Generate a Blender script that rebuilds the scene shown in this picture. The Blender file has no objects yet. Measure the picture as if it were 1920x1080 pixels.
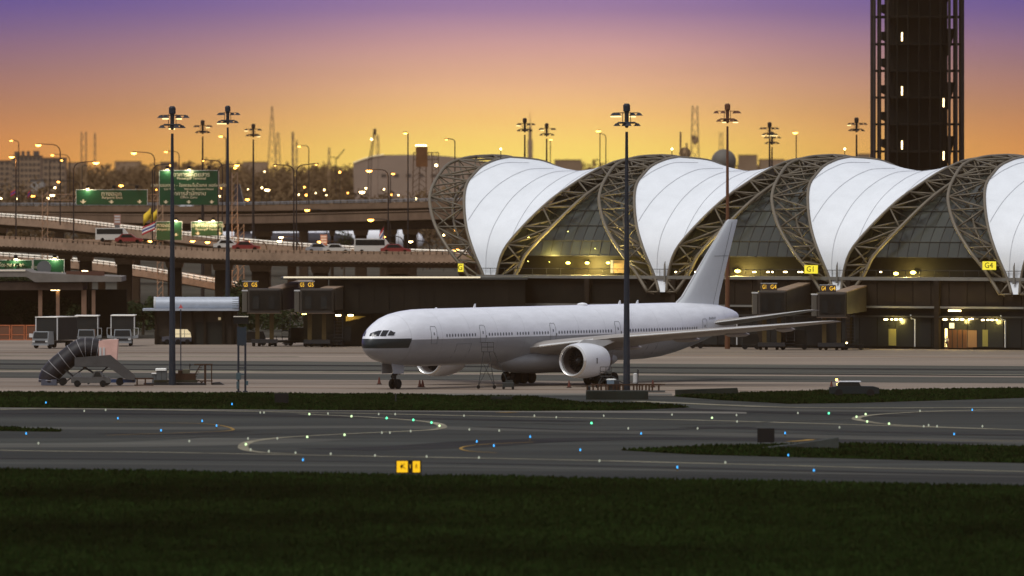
import bpy, math, random
import numpy as np
from mathutils import Vector, Matrix
random.seed(7); rng = np.random.default_rng(7)
sc = bpy.context.scene
col = sc.collection
PI = math.pi
R = math.radians
F = 20000.0; H = 23.8; YH = 315.0        # focal length in photo pixels, eye height, horizon row

# ------------------------------------------------------------------ camera
cam = bpy.data.cameras.new('camera'); camo = bpy.data.objects.new('camera', cam); col.objects.link(camo)
cam.sensor_width = 36; cam.lens = F / 1920 * 36; cam.shift_y = -225 / 1920
cam.clip_start = 1; cam.clip_end = 40000
camo.location = (0, 0, H); camo.rotation_euler = (PI / 2, 0, 0)
cam.dof.use_dof = True; cam.dof.focus_distance = 1250; cam.dof.aperture_fstop = 0.85
sc.camera = camo
sc.view_settings.view_transform = 'Standard'; sc.view_settings.look = 'None'
sc.view_settings.exposure = 0.0; sc.view_settings.gamma = 1
sc.view_settings.use_curve_mapping = False
sc.cycles.volume_bounces = 0; sc.cycles.max_bounces = 6
sc.cycles.sample_clamp_indirect = 4; sc.cycles.sample_clamp_direct = 0
sc.cycles.use_denoising = True

def lin(r, g, b, a=1.0):
    f = lambda c: (c / 255 / 12.92) if c / 255 <= .04045 else ((c / 255 + .055) / 1.055) ** 2.4
    return (f(r), f(g), f(b), a)

# ------------------------------------------------------------------ sky
W = bpy.data.worlds.new('World'); sc.world = W; W.use_nodes = True
nt = W.node_tree; N = nt.nodes; L = nt.links; N.clear()
def wn(t, **k):
    n = N.new(t)
    for a, b in k.items(): setattr(n, a, b)
    return n
def wmath(op, a, b=None, clamp=False):
    n = wn('ShaderNodeMath', operation=op); n.use_clamp = clamp
    for i, x in enumerate((a, b)):
        if x is None: continue
        if isinstance(x, (int, float)): n.inputs[i].default_value = x
        else: L.new(x, n.inputs[i])
    return n.outputs[0]
def wramp(fac, stops, interp='EASE'):
    n = wn('ShaderNodeValToRGB'); cr = n.color_ramp; cr.interpolation = interp
    while len(cr.elements) < len(stops): cr.elements.new(.5)
    for e, (p, c) in zip(cr.elements, stops): e.position = p; e.color = c
    L.new(fac, n.inputs[0]); return n.outputs[0]
def wmix(fac, a, b):
    n = wn('ShaderNodeMix', data_type='RGBA'); L.new(fac, n.inputs[0]); L.new(a, n.inputs[6]); L.new(b, n.inputs[7]); return n.outputs[2]
tc = wn('ShaderNodeTexCoord'); sx = wn('ShaderNodeSeparateXYZ'); L.new(tc.outputs['Generated'], sx.inputs[0])
el = wmath('ARCSINE', sx.outputs[2])
tf = wmath('MULTIPLY', el, F / 315 / 2, True)                 # 0 horizon .. 0.5 top of the picture
az = wmath('ARCTAN2', sx.outputs[0], sx.outputs[1])
azf = wmath('MULTIPLY', wmath('ABSOLUTE', wmath('ADD', az, -0.002)), F / 960 / 1.02)
azf = wmath('POWER', azf, 2.4)
azf = wmath('DIVIDE', wmath('MULTIPLY', azf, 1.0), wmath('ADD', azf, .28))        # eases off beyond the frame
azf = wmath('MULTIPLY', azf, 1.05, True)
centre = wramp(tf, [(0, lin(255, 228, 112)), (.07, lin(255, 218, 114)), (.15, lin(250, 200, 122)), (.25, lin(234, 182, 142)), (.36, lin(204, 156, 152)), (.47, lin(152, 120, 156)), (.6, lin(122, 104, 168)), (1, lin(112, 102, 176))], 'LINEAR')
edge = wramp(tf, [(0, lin(208, 118, 64)), (.08, lin(196, 114, 72)), (.18, lin(164, 106, 88)), (.30, lin(130, 94, 110)), (.42, lin(98, 80, 130)), (.5, lin(80, 70, 140)), (.8, lin(84, 78, 150)), (1, lin(92, 88, 164))], 'LINEAR')
nzs = wn('ShaderNodeTexNoise'); nzs.inputs['Scale'].default_value = 1; nzs.inputs['Detail'].default_value = 5
cmb = wn('ShaderNodeCombineXYZ'); L.new(wmath('MULTIPLY', az, 30), cmb.inputs[0]); L.new(wmath('MULTIPLY', el, 260), cmb.inputs[1]); L.new(cmb.outputs[0], nzs.inputs['Vector'])
glow = wn('ShaderNodeVectorMath', operation='SCALE'); L.new(wmix(azf, centre, edge), glow.inputs[0]); L.new(wmath('ADD', wmath('MULTIPLY', nzs.outputs[0], .16), 1.14), glow.inputs['Scale'])
low = glow.outputs[0]
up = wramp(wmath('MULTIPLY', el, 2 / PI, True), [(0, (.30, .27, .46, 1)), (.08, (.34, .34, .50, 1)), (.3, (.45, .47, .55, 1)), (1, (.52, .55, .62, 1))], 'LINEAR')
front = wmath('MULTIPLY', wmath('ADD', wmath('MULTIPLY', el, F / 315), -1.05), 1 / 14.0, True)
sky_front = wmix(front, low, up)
back = wramp(wmath('MULTIPLY', el, 2 / PI, True), [(0, (.42, .40, .44, 1)), (.1, (.42, .42, .46, 1)), (.35, (.47, .49, .55, 1)), (1, (.52, .55, .62, 1))], 'LINEAR')
behind = wmath('ADD', wmath('MULTIPLY', sx.outputs[1], -1.2), .8, True)       # fades away from the glow side
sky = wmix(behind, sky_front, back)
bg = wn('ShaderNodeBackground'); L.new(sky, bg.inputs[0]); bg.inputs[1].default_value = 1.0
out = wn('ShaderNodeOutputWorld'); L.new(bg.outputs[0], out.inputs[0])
# ------------------------------------------------------------------ soft light of the evening sky behind the camera
sun = bpy.data.lights.new('sun', 'SUN'); sun.energy = 2.15; sun.angle = R(30); sun.color = (1.0, .98, .95)
suno = bpy.data.objects.new('sun', sun); col.objects.link(suno)
sd = Vector((-0.45, -0.5, 0.95)).normalized()                # direction towards the light
suno.rotation_euler = sd.to_track_quat('Z', 'Y').to_euler()

# ------------------------------------------------------------------ helpers
def depth(py): return F * H / (py - YH)
def G(px, py, z=0.0):
    D = depth(py); return Vector(((px - 960) * D / F, D, z))
def P(px, py, D): return Vector(((px - 960) * D / F, D, H - (py - YH) * D / F))
def XX(px, D): return (px - 960) * D / F
def ZZ(py, D): return H - (py - YH) * D / F

MATS = {}
def mat(name, c, rough=.75, metal=0, spec=.25, noise=None, emit=None, bump=None, stretch=None, coord='Object', vari=0):
    if name in MATS: return MATS[name]
    m = bpy.data.materials.new(name); m.use_nodes = True; MATS[name] = m
    t = m.node_tree; b = t.nodes['Principled BSDF']
    if len(c) == 3: c = (*c, 1)
    b.inputs['Base Color'].default_value = c; b.inputs['Roughness'].default_value = rough
    b.inputs['Metallic'].default_value = metal; b.inputs['Specular IOR Level'].default_value = spec
    if emit:
        b.inputs['Emission Color'].default_value = (*emit[0], 1); b.inputs['Emission Strength'].default_value = emit[1]
    if noise or bump or vari:
        tcn = t.nodes.new('ShaderNodeTexCoord'); src = tcn.outputs[coord]
        if stretch:
            mp = t.nodes.new('ShaderNodeMapping'); mp.inputs['Rotation'].default_value[2] = stretch[0]
            mp.inputs['Scale'].default_value = stretch[1]; t.links.new(src, mp.inputs[0]); src = mp.outputs[0]
    last = None
    if noise:
        for (scale, amt, detail) in (noise if isinstance(noise, list) else [noise]):
            n = t.nodes.new('ShaderNodeTexNoise'); n.inputs['Scale'].default_value = scale; n.inputs['Detail'].default_value = detail
            n.inputs['Roughness'].default_value = .62
            t.links.new(src, n.inputs['Vector'])
            mr = t.nodes.new('ShaderNodeMapRange'); mr.inputs[1].default_value = .3; mr.inputs[2].default_value = .7
            mr.inputs[3].default_value = 1 - amt; mr.inputs[4].default_value = 1 + amt
            t.links.new(n.outputs[0], mr.inputs[0])
            if last is None: last = mr.outputs[0]
            else:
                mm = t.nodes.new('ShaderNodeMath'); mm.operation = 'MULTIPLY'; t.links.new(last, mm.inputs[0]); t.links.new(mr.outputs[0], mm.inputs[1]); last = mm.outputs[0]
    if vari:
        oi = t.nodes.new('ShaderNodeObjectInfo'); mr = t.nodes.new('ShaderNodeMapRange'); mr.inputs[3].default_value = 1 - vari; mr.inputs[4].default_value = 1 + vari
        t.links.new(oi.outputs['Random'], mr.inputs[0])
        if last is None: last = mr.outputs[0]
        else:
            mm = t.nodes.new('ShaderNodeMath'); mm.operation = 'MULTIPLY'; t.links.new(last, mm.inputs[0]); t.links.new(mr.outputs[0], mm.inputs[1]); last = mm.outputs[0]
    if last is not None:
        vm = t.nodes.new('ShaderNodeVectorMath'); vm.operation = 'SCALE'; vm.inputs[0].default_value = c[:3]
        t.links.new(last, vm.inputs['Scale']); t.links.new(vm.outputs[0], b.inputs['Base Color'])
    if bump:
        n = t.nodes.new('ShaderNodeTexNoise'); n.inputs['Scale'].default_value = bump[0]; n.inputs['Detail'].default_value = 4
        t.links.new(src, n.inputs['Vector'])
        bp = t.nodes.new('ShaderNodeBump'); bp.inputs['Strength'].default_value = bump[1]; bp.inputs['Distance'].default_value = bump[2]
        t.links.new(n.outputs[0], bp.inputs['Height']); t.links.new(bp.outputs[0], b.inputs['Normal'])
    return m
def emis(name, c, s):
    return mat(name, (.02, .02, .02), emit=(c, s))

class MB:
    def __init__(s): s.v = []; s.f = []
    def add(s, vs, fs):
        o = len(s.v); s.v.extend([tuple(x) for x in vs]); s.f.extend([tuple(i + o for i in f) for f in fs]); return s
    def box(s, x0, x1, y0, y1, z0, z1):
        return s.hexa([(x0, y0, z0), (x1, y0, z0), (x1, y1, z0), (x0, y1, z0)], [(x0, y0, z1), (x1, y0, z1), (x1, y1, z1), (x0, y1, z1)])
    def hexa(s, lo, hi):
        return s.add(list(lo) + list(hi), [(3, 2, 1, 0), (4, 5, 6, 7), (0, 1, 5, 4), (1, 2, 6, 5), (2, 3, 7, 6), (3, 0, 4, 7)])
    def bbox(s, x0, x1, y0, y1, z0, z1, c):      # box with chamfered vertical and top edges
        def ring(i, z): return [(x0 + i, y0 + i + c, z), (x0 + i + c, y0 + i, z), (x1 - i - c, y0 + i, z), (x1 - i, y0 + i + c, z), (x1 - i, y1 - i - c, z), (x1 - i - c, y1 - i, z), (x0 + i + c, y1 - i, z), (x0 + i, y1 - i - c, z)]
        return s.loft([ring(0, z0), ring(0, z1 - c), ring(c * .7, z1)])
    def loft(s, rings, cap=True, close=True):
        n = len(rings[0]); vs = [p for r in rings for p in r]; fs = []
        for i in range(len(rings) - 1):
            for j in range(n if close else n - 1):
                k = (j + 1) % n; fs.append((i * n + j, i * n + k, (i + 1) * n + k, (i + 1) * n + j))
        if cap and close:
            fs.append(tuple(range(n - 1, -1, -1))); fs.append(tuple((len(rings) - 1) * n + j for j in range(n)))
        return s.add(vs, fs)
    def tube(s, pts, r, n=6, cap=True):
        pts = [Vector(p) for p in pts]; m = len(pts); rs = r if isinstance(r, (list, tuple)) else [r] * m; rings = []
        ref = None
        for i, p in enumerate(pts):
            d = (pts[min(i + 1, m - 1)] - pts[max(i - 1, 0)])
            if d.length < 1e-9: d = Vector((0, 0, 1))
            d.normalize()
            if ref is None: ref = Vector((0, 0, 1)) if abs(d.z) < .9 else Vector((0, 1, 0))
            u = d.cross(ref)
            if u.length < 1e-4: u = d.cross(Vector((1, 0, 0)))
            u.normalize(); w = u.cross(d).normalized(); ref = w
            rings.append([p + u * math.cos(2 * PI * j / n) * rs[i] + w * math.sin(2 * PI * j / n) * rs[i] for j in range(n)])
        return s.loft(rings, cap)
    def bar(s, p, q, w, h=None):
        h = h or w; p = Vector(p); q = Vector(q); d = (q - p).normalized()
        ref = Vector((0, 0, 1)) if abs(d.z) < .95 else Vector((0, 1, 0))
        u = d.cross(ref).normalized() * w / 2; t = u.normalized().cross(d).normalized() * h / 2
        return s.loft([[p - u - t, p + u - t, p + u + t, p - u + t], [q - u - t, q + u - t, q + u + t, q - u + t]])
    def lathe(s, prof, n=16, c=(0, 0, 0), axis='z', cap=False):
        rings = []
        for (r, t) in prof:
            ring = []
            for j in range(n):
                a = 2 * PI * j / n; x, y = math.cos(a) * r, math.sin(a) * r
                p = {'z': (x, y, t), 'x': (t, x, y), 'y': (x, t, y)}[axis]
                ring.append((p[0] + c[0], p[1] + c[1], p[2] + c[2]))
            rings.append(ring)
        return s.loft(rings, cap)
    def prism(s, poly, y0, y1, plane='xz'):
        if plane == 'xz': a = [(x, y0, z) for x, z in poly]; b = [(x, y1, z) for x, z in poly]
        elif plane == 'yz': a = [(y0, x, z) for x, z in poly]; b = [(y1, x, z) for x, z in poly]
        else: a = [(x, y, y0) for x, y in poly]; b = [(x, y, y1) for x, y in poly]
        return s.loft([a, b])
    def grid(s, rows):
        n = len(rows[0]); vs = [p for r in rows for p in r]
        return s.add(vs, [(i * n + j, i * n + j + 1, (i + 1) * n + j + 1, (i + 1) * n + j) for i in range(len(rows) - 1) for j in range(n - 1)])
    def sheet(s, pts): return s.add(pts, [tuple(range(len(pts)))])
    def mesh(s, name, m, smooth=False):
        me = bpy.data.meshes.new(name); me.from_pydata(s.v, [], s.f)
        me.materials.append(m)
        if smooth: me.polygons.foreach_set('use_smooth', [True] * len(me.polygons))
        me.update(); return me
    def build(s, name, m, parent=None, smooth=False, fix=True, loc=None, **props):
        me = s.mesh(name, m, smooth)
        if fix:
            import bmesh
            bm = bmesh.new(); bm.from_mesh(me); bmesh.ops.recalc_face_normals(bm, faces=bm.faces); bm.to_mesh(me); bm.free()
        if smooth:
            try: me.set_sharp_from_angle(angle=R(40))
            except Exception: pass
        o = bpy.data.objects.new(name, me); col.objects.link(o)
        if parent: o.parent = parent
        if loc is not None: o.location = loc
        for k, v in props.items(): o[k] = v
        return o
def thing(name, label, cat, loc=(0, 0, 0), rz=0, group=None):
    o = bpy.data.objects.new(name, None); col.objects.link(o); o.empty_display_size = .5
    o.location = loc; o.rotation_euler = (0, 0, rz); o['label'] = label; o['category'] = cat
    if group: o['group'] = group
    return o
def tag(o, label, cat, group=None):
    o['label'] = label; o['category'] = cat
    if group: o['group'] = group
    return o
def inst(me, name, parent, loc, rz=0, scale=None):
    o = bpy.data.objects.new(name, me); col.objects.link(o); o.parent = parent; o.location = loc; o.rotation_euler = (0, 0, rz)
    if scale: o.scale = scale
    return o
KIDS = {}
def copy_tree(o, parent=None, **kw):
    c = o.copy(); col.objects.link(c)
    if parent: c.parent = parent
    for ch in list(o.children): copy_tree(ch, c)
    return c
def text_mesh(txt, size, m, depth_=.01, align='CENTER'):
    cu = bpy.data.curves.new('lettering', 'FONT'); cu.body = txt; cu.size = size; cu.extrude = depth_; cu.align_x = align; cu.align_y = 'CENTER'; cu.resolution_u = 2
    o = bpy.data.objects.new('tmp', cu); col.objects.link(o)
    dg = bpy.context.evaluated_depsgraph_get(); dg.update()
    me = bpy.data.meshes.new_from_object(o.evaluated_get(dg))
    bpy.data.objects.remove(o)
    me.transform(Matrix.Rotation(PI / 2, 4, 'X')); me.materials.clear(); me.materials.append(m); me.name = 'lettering'
    return me
def letter(txt, size, m, parent, loc, rz=0, sx=1, align='CENTER', depth_=.01):
    o = inst(text_mesh(txt, size, m, depth_, align), 'lettering', parent, loc, rz); o.scale = (sx, 1, 1); return o

ORD = ['first', 'second', 'third', 'fourth', 'fifth', 'sixth', 'seventh', 'eighth', 'ninth', 'tenth', 'eleventh', 'twelfth', 'thirteenth', 'fourteenth', 'fifteenth', 'sixteenth', 'seventeenth', 'eighteenth', 'nineteenth', 'twentieth', 'twenty-first', 'twenty-second', 'twenty-third', 'twenty-fourth', 'twenty-fifth']
def ordinals(pts, rows_):
    """rows_: (max y, text); gives each point its place in its row"""
    res = {}
    for i, (ymax, txt) in enumerate(rows_):
        ymin = rows_[i - 1][0] if i else -1; r_ = sorted(p for p in pts if ymin < p[1] <= ymax)
        for k_, p in enumerate(r_): res[p] = ORD[k_] + ' from the left ' + txt
    return res
# ------------------------------------------------------------------ materials
CON = mat('concrete_apron', (.215, .172, .135), .85, 0, .04, [(.015, .28, 5), (.10, .2, 5), (.6, .08, 3)], stretch=(R(31), (.14, 1, 1)))
CON2 = mat('concrete_taxiway', (.30, .235, .20), .85, 0, .12, [(.012, .16, 4), (.09, .10, 5)], stretch=(R(31), (.35, 1, 1)))
ASP = mat('asphalt', (.033, .035, .029), .85, 0, .06, [(.02, .45, 5), (.10, .4, 4), (.5, .15, 3)], stretch=(R(31), (.10, 1, 1)))
ASPL = mat('asphalt_worn', (.062, .061, .050), .85, 0, .06, [(.02, .35, 5), (.12, .3, 5)], stretch=(R(31), (.1, 1, 1)))
SHOULDER = mat('asphalt_shoulder', (.12, .112, .095), .9, 0, .05, [(.012, .2, 5), (.07, .12, 5)], stretch=(R(31), (.3, 1, 1)))
GRS = mat('grass_ground', (.008, .014, .003), 1, 0, 0, [(.025, .5, 5), (.25, .35, 5)])
GRB = mat('grass_blades', (.010, .020, .004), .9, 0, .02, [(.025, .6, 5), (.4, .3, 3)])
EARTH = mat('far_ground', (.06, .055, .045), 1, 0, 0, (.01, .3, 4))
LINE = mat('yellow_line_worn', (.20, .18, .125), .8, 0, .05, [(.3, .35, 4), (.05, .3, 3)])
LINEY = mat('yellow_line_bright', (.26, .155, .03), .8, 0, .1, (.3, .2, 4))
LINEW = mat('white_line', (.5, .48, .43), .8, 0, .1, (.3, .25, 4))
WHT = mat('white_paint', (.74, .74, .76), .45, 0, .4, (.5, .04, 4))
DWHT = mat('dirty_white', (.5, .49, .47), .6, 0, .3, (.8, .1, 4))
GRY = mat('grey_paint', (.12, .12, .12), .6, 0, .3, (.6, .12, 4))
DGRY = mat('dark_grey', (.022, .022, .023), .6, 0, .3, (.6, .2, 4))
BLK = mat('black_rubber', (.007, .007, .007), .8, 0, .2)
STEEL = mat('steel_grey', (.16, .16, .16), .5, .3, .4, (.8, .15, 4))
MAST = mat('mast_blue_grey', (.018, .024, .034), .55, .2, .3, (.5, .2, 4))
MASTF = mat('mast_brown_grey', (.020, .014, .012), .6, .2, .3)
RUST = mat('rusty_steel', (.045, .022, .012), .7, .1, .2, (1.5, .3, 4))
VIA = mat('viaduct_concrete', (.15, .095, .06), .9, 0, .12, [(.08, .25, 5), (.9, .14, 4)])  # orange of the road lighting put into the viaduct concrete colours
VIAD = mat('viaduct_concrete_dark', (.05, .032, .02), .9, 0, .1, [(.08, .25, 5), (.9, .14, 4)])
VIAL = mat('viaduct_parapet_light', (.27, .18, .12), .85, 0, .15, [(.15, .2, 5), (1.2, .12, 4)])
RAILM = mat('rail_sky_glint', (.88, .80, .66), .5, 0, .4)  # sky glow on the rails put into their pale colour
TRUSS = mat('truss_paint', (.125, .102, .07), .5, .15, .35, (.4, .12, 4))  # golden glow put into the grey of both truss paints
TRUSSF = mat('truss_paint_outer', (.15, .125, .09), .5, .15, .35, (.4, .12, 4))
GLASS = mat('facade_glass', (.042, .045, .034), .22, 0, .5, (.12, .2, 3), vari=.25)
GLASSD = mat('dark_glass', (.012, .013, .012), .2, 0, .3, vari=.4)
MULL = mat('mullion', (.03, .028, .024), .6, .2, .2)
WALLD = mat('facade_dark_panel', (.011, .009, .006), .7, 0, .12, (.4, .25, 4), vari=.2)
WALLB = mat('facade_brown_panel', (.020, .014, .009), .75, 0, .12, (.5, .25, 4), vari=.2)
LEDGE = mat('ledge_grey', (.16, .15, .13), .7, 0, .2, (.5, .15, 4))
BRT = mat('edge_rim_light', (.85, .76, .6), .4, .2, .6)  # warm rim light put into the colour of these edges
GREEN = mat('sign_green', (.003, .045, .016), .5, 0, .3, (.5, .1, 3))
SIGNW = mat('sign_lettering', (.6, .52, .36), .6, 0, .2)
YEL = mat('yellow_steel', (.075, .048, .012), .6, 0, .3, (.9, .2, 4))
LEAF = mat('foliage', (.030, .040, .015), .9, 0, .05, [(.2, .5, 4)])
LEAFF = mat('foliage_far', (.14, .088, .045), 1, 0, 0, [(.05, .15, 4)])  # brown haze put into the leaf colour
BARK = mat('bark', (.06, .045, .03), .9, 0, .05)
LAMPO = emis('lamp_orange', (1, .42, .07), 14)
LAMPW = emis('lamp_warm_white', (1, .74, .34), 14)
LAMPY = emis('lamp_yellow', (1, .84, .15), 10)
LAMPS = emis('lamp_strip', (1, .72, .35), 9)

# ------------------------------------------------------------------ ground
def sheet(name, poly, m, z, world=False, **kw):
    mb = MB(); mb.sheet([(G(x, y, z) if not world else (x, y, z)) for x, y in poly]); o = mb.build(name, m, fix=False, **kw)
    return o
sheet('ground', [(-6000, 30), (6000, 30), (6000, 9400), (-6000, 9400)], EARTH, -.10, True, kind='structure')
sheet('apron', [(-5000, 1060), (-1200, 645), (480, 633), (3600, 640), (5200, 700), (5200, 1060)], CON, -.04, kind='structure')
sheet('taxiway', [(-4500, 712), (0, 736.5), (1300, 742), (5600, 724), (5600, 1075), (-4500, 1075)], ASP, -.02, kind='structure')
def band(name, y0, y1, y2, y3, m, z, x0=-3000, x1=5000, **kw):
    """strip whose upper edge passes (0,y0),(1920,y1) and lower edge (0,y2),(1920,y3)"""
    f = lambda a, b, x: a + (b - a) * x / 1920
    return sheet(name, [(x0, f(y2, y3, x0)), (x1, f(y2, y3, x1)), (x1, f(y0, y1, x1)), (x0, f(y0, y1, x0))], m, z, **kw)
band('taxilane', 673.5, 686, 692.5, 704, ASPL, -.028, kind='structure')
band('taxilane', 697, 707, 708, 718, ASPL, -.028, kind='structure')
band('centreline', 692.8, 702, 695, 704.2, LINE, -.02, kind='structure')
band('centreline', 666, 672, 667, 673, LINE, -.02, x0=-3000, x1=560, kind='structure')
band('concrete_shoulder', 736.5, 738, 740, 741.5, SHOULDER, -.015, x0=-3000, x1=1260, kind='structure')
band('taxiway_shoulder', 763, 775, 766.5, 778.5, SHOULDER, -.010, x0=-3000, x1=1400, kind='structure')
# curved taxiway patches: darker and lighter asphalt
DITCH = mat('ditch_shade', (.003, .004, .002), 1, 0, 0)  # shade of the ditch painted as a flat dark strip
def ribbon(name, pts, w, m, z, **kw):
    """painted line: pts in photo pixels, w metres wide"""
    P_ = [G(x, y, z) for x, y in pts]
    Q = []
    for i in range(len(P_) - 1):                       # Catmull-Rom smoothing
        p0, p1, p2, p3 = P_[max(i - 1, 0)], P_[i], P_[i + 1], P_[min(i + 2, len(P_) - 1)]
        for k in range(8):
            t = k / 8; Q.append(.5 * ((2 * p1) + (p2 - p0) * t + (2 * p0 - 5 * p1 + 4 * p2 - p3) * t * t + (3 * p1 - p0 - 3 * p2 + p3) * t ** 3))
    Q.append(P_[-1]); a = []; b = []
    for i, q in enumerate(Q):
        d = (Q[min(i + 1, len(Q) - 1)] - Q[max(i - 1, 0)]); d.z = 0; d.normalize(); n_ = Vector((-d.y, d.x, 0)) * w / 2
        a.append(q - n_); b.append(q + n_)
    mb = MB(); mb.grid([a, b]); return mb.build(name, m, fix=False, **kw)
lines = [
    ([(-400, 776), (0, 768), (90, 766), (300, 768.5), (600, 773.5), (960, 781), (1300, 787.5), (1600, 796), (1920, 806), (2300, 818)], 1.5, LINE),
    ([(-400, 833), (0, 844), (300, 848), (620, 854), (960, 860), (1300, 868), (1600, 876), (1920, 884), (2300, 894)], 1.3, LINE),
    ([(560, 776), (690, 782), (775, 788), (815, 793), (829, 799), (822, 804), (790, 807), (700, 811), (600, 816), (520, 821), (470, 828), (456, 836), (462, 843), (490, 848), (560, 851)], .9, LINE),
    ([(0, 828), (150, 826), (300, 822), (400, 817), (520, 812)], .7, ASPL),
    ([(2300, 762), (1920, 767), (1760, 771), (1660, 776), (1615, 781), (1606, 786), (1625, 790), (1660, 795), (1750, 800), (1920, 806)], .9, LINE),
    ([(960, 792), (1150, 797), (1350, 794), (1500, 789), (1640, 784)], .8, ASPL),
    ([(1190, 752), (1300, 757), (1450, 763), (1600, 765), (1920, 764), (2300, 762)], 2.2, LINE),
    ([(-400, 869), (0, 875), (500, 879), (960, 884), (1500, 892), (1920, 900)], .45, ASPL),
    ([(210, 792), (330, 793), (400, 796), (434, 803), (425, 808), (330, 812), (200, 816)], .28, LINEY),
    ([(1000, 829), (930, 832), (880, 836), (864, 841), (880, 846), (930, 849)], .28, LINEY),
    ([(1480, 828), (1510, 826), (1520, 824)], .9, LINEY),
    ([(1700, 825), (1800, 826), (1920, 827)], .3, LINEY),
    ([(942, 773), (960, 773.5)], 2.0, LINEY),
]
for i, (pts, w, m) in enumerate(lines):
    ribbon('painted_line', pts, w, m, .0 + .002 * i, kind='structure')
# worn bands on the concrete and asphalt
for (pts, w, m) in [([(-300, 800), (300, 803), (700, 800), (1000, 806), (1400, 815), (2200, 835)], 9, ASPL), ([(-300, 836), (200, 834), (420, 828), (520, 822)], 14, ASPL),
                    ([(-300, 866), (500, 871), (960, 876), (1500, 886), (2200, 898)], 3.0, ASPL), ([(1300, 765), (1600, 770), (2200, 770)], 8, ASPL)]:
    ribbon('worn_asphalt', pts, w, m, -.012 + .0003 * random.random(), kind='structure')
RUB = mat('rubber_streak', (.020, .020, .018), .85, 0, .05, [(.03, .4, 5), (.2, .3, 4)], stretch=(R(31), (.1, 1, 1)))
for (pts, w) in [([(-300, 775), (250, 775), (700, 783), (1100, 790)], 5), ([(620, 843), (800, 838), (1000, 826), (1300, 822), (1800, 832)], 9), ([(-300, 858), (400, 862), (960, 870), (1600, 884), (2200, 898)], 3.2), ([(200, 812), (330, 814), (450, 808)], 3),
                 ([(1300, 800), (1500, 806), (1900, 816), (2200, 824)], 4), ([(1250, 765), (1500, 775), (1700, 780)], 3.5), ([(900, 800), (1150, 807), (1400, 800)], 2.5), ([(-300, 690.5), (600, 694), (1200, 699), (2200, 706)], 5), ([(-300, 681), (600, 685), (1200, 689), (2200, 695)], 8)]:
    ribbon('rubber_streak', pts, w, RUB, -.004 + .0004 * random.random(), kind='structure')
for (pts, w) in [([(-300, 722), (500, 726), (1200, 731), (2200, 735)], 4), ([(-300, 716), (500, 719), (1300, 724), (2200, 729)], 1.2), ([(-300, 660), (600, 661), (1300, 666), (2200, 672)], 6)]:
    ribbon('stained_concrete', pts, w, mat('stained_concrete', (.21, .155, .115), .9, 0, .03, [(.03, .3, 5), (.2, .2, 4)], stretch=(R(31), (.1, 1, 1))), -.018 + .0004 * random.random(), kind='structure')
# grass
ISL = [(-1500, 722), (0, 736.5), (400, 738), (700, 740), (1000, 745), (1040, 750), (1090, 755), (1215, 757), (1290, 764), (1180, 769), (1000, 770.5), (600, 769), (0, 764), (-1500, 745)]
ISR = [(1262, 743), (1450, 735.5), (1700, 731.5), (1920, 729), (3200, 718), (3200, 728), (1920, 746), (1600, 755.5), (1480, 757), (1350, 750)]
LOW = [(1162, 844), (1300, 839), (1440, 834), (1600, 834), (1920, 838), (3200, 850), (3200, 905), (1920, 868), (1600, 860), (1300, 852)]
SML = [(-900, 792), (0, 800), (117, 806), (112, 809.5), (0, 808), (-900, 803)]
FRG = [(-2500, 845), (0, 880), (960, 895), (1920, 912), (4500, 955), (3600, 1500), (-2500, 1500)]
def in_poly(x, y, poly):
    inside = np.zeros(x.shape, bool); n = len(poly)
    for i in range(n):
        x1, y1 = poly[i]; x2, y2 = poly[(i + 1) % n]
        if y1 == y2: continue
        c = ((y1 > y) != (y2 > y)) & (x < (x2 - x1) * (y - y1) / (y2 - y1) + x1); inside ^= c
    return inside
def grass(poly, n, hgt, wid, xr=(-150, 2080), yr=None, z=0, name='grass'):
    ys = [p[1] for p in poly]; y0, y1 = yr or (min(ys), max(ys))
    D0, D1 = depth(y1), depth(y0)
    wp = [tuple(G(a, b)[:2]) for a, b in poly]
    D = rng.uniform(D0, D1, n * 4); X = rng.uniform(-1, 1, n * 4) * D1 * (xr[1] - 960) / F
    px = X / D * F + 960
    k = in_poly(X, D, wp) & (px > xr[0]) & (px < xr[1]); X = X[k][:n]; D = D[k][:n]; n = len(X)
    a = rng.uniform(0, PI, n); w = wid * rng.uniform(.5, 1.3, n)
    clump = .55 + .45 * np.sin(X * .35 + np.sin(D * .11) * 2) * np.sin(D * .08 + X * .05)
    h = hgt * rng.uniform(.4, 1.2, n) * (.55 + .45 * clump)
    lx = rng.uniform(-.5, .5, n) * h; ly = rng.uniform(-.5, .5, n) * h
    dx = np.cos(a) * w; dy = np.sin(a) * w
    v = np.empty((n * 3, 3)); v[0::3] = np.c_[X - dx, D - dy, np.full(n, z)]; v[1::3] = np.c_[X + dx, D + dy, np.full(n, z)]; v[2::3] = np.c_[X + lx, D + ly, z + h]
    me = bpy.data.meshes.new(name); me.from_pydata(v.tolist(), [], np.arange(n * 3).reshape(-1, 3).tolist()); me.materials.append(GRB)
    o = bpy.data.objects.new(name, me); col.objects.link(o); o['kind'] = 'stuff'; return o
for poly, n, hh, ww in ((ISL, 45000, .32, .22), (ISR, 30000, .32, .22), (LOW, 20000, .35, .2), (SML, 3000, .3, .2), (FRG, 170000, .34, .16)):
    sheet('grass_bank', poly, GRS, .012, kind='structure')
    grass(poly, n, hh, ww, yr=(min(p[1] for p in poly), min(1120, max(p[1] for p in poly))))

ribbon('drainage_ditch', [(-600, 925), (0, 938), (250, 946), (520, 945), (760, 950)], 6.0, DITCH, .03, kind='structure')
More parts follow.
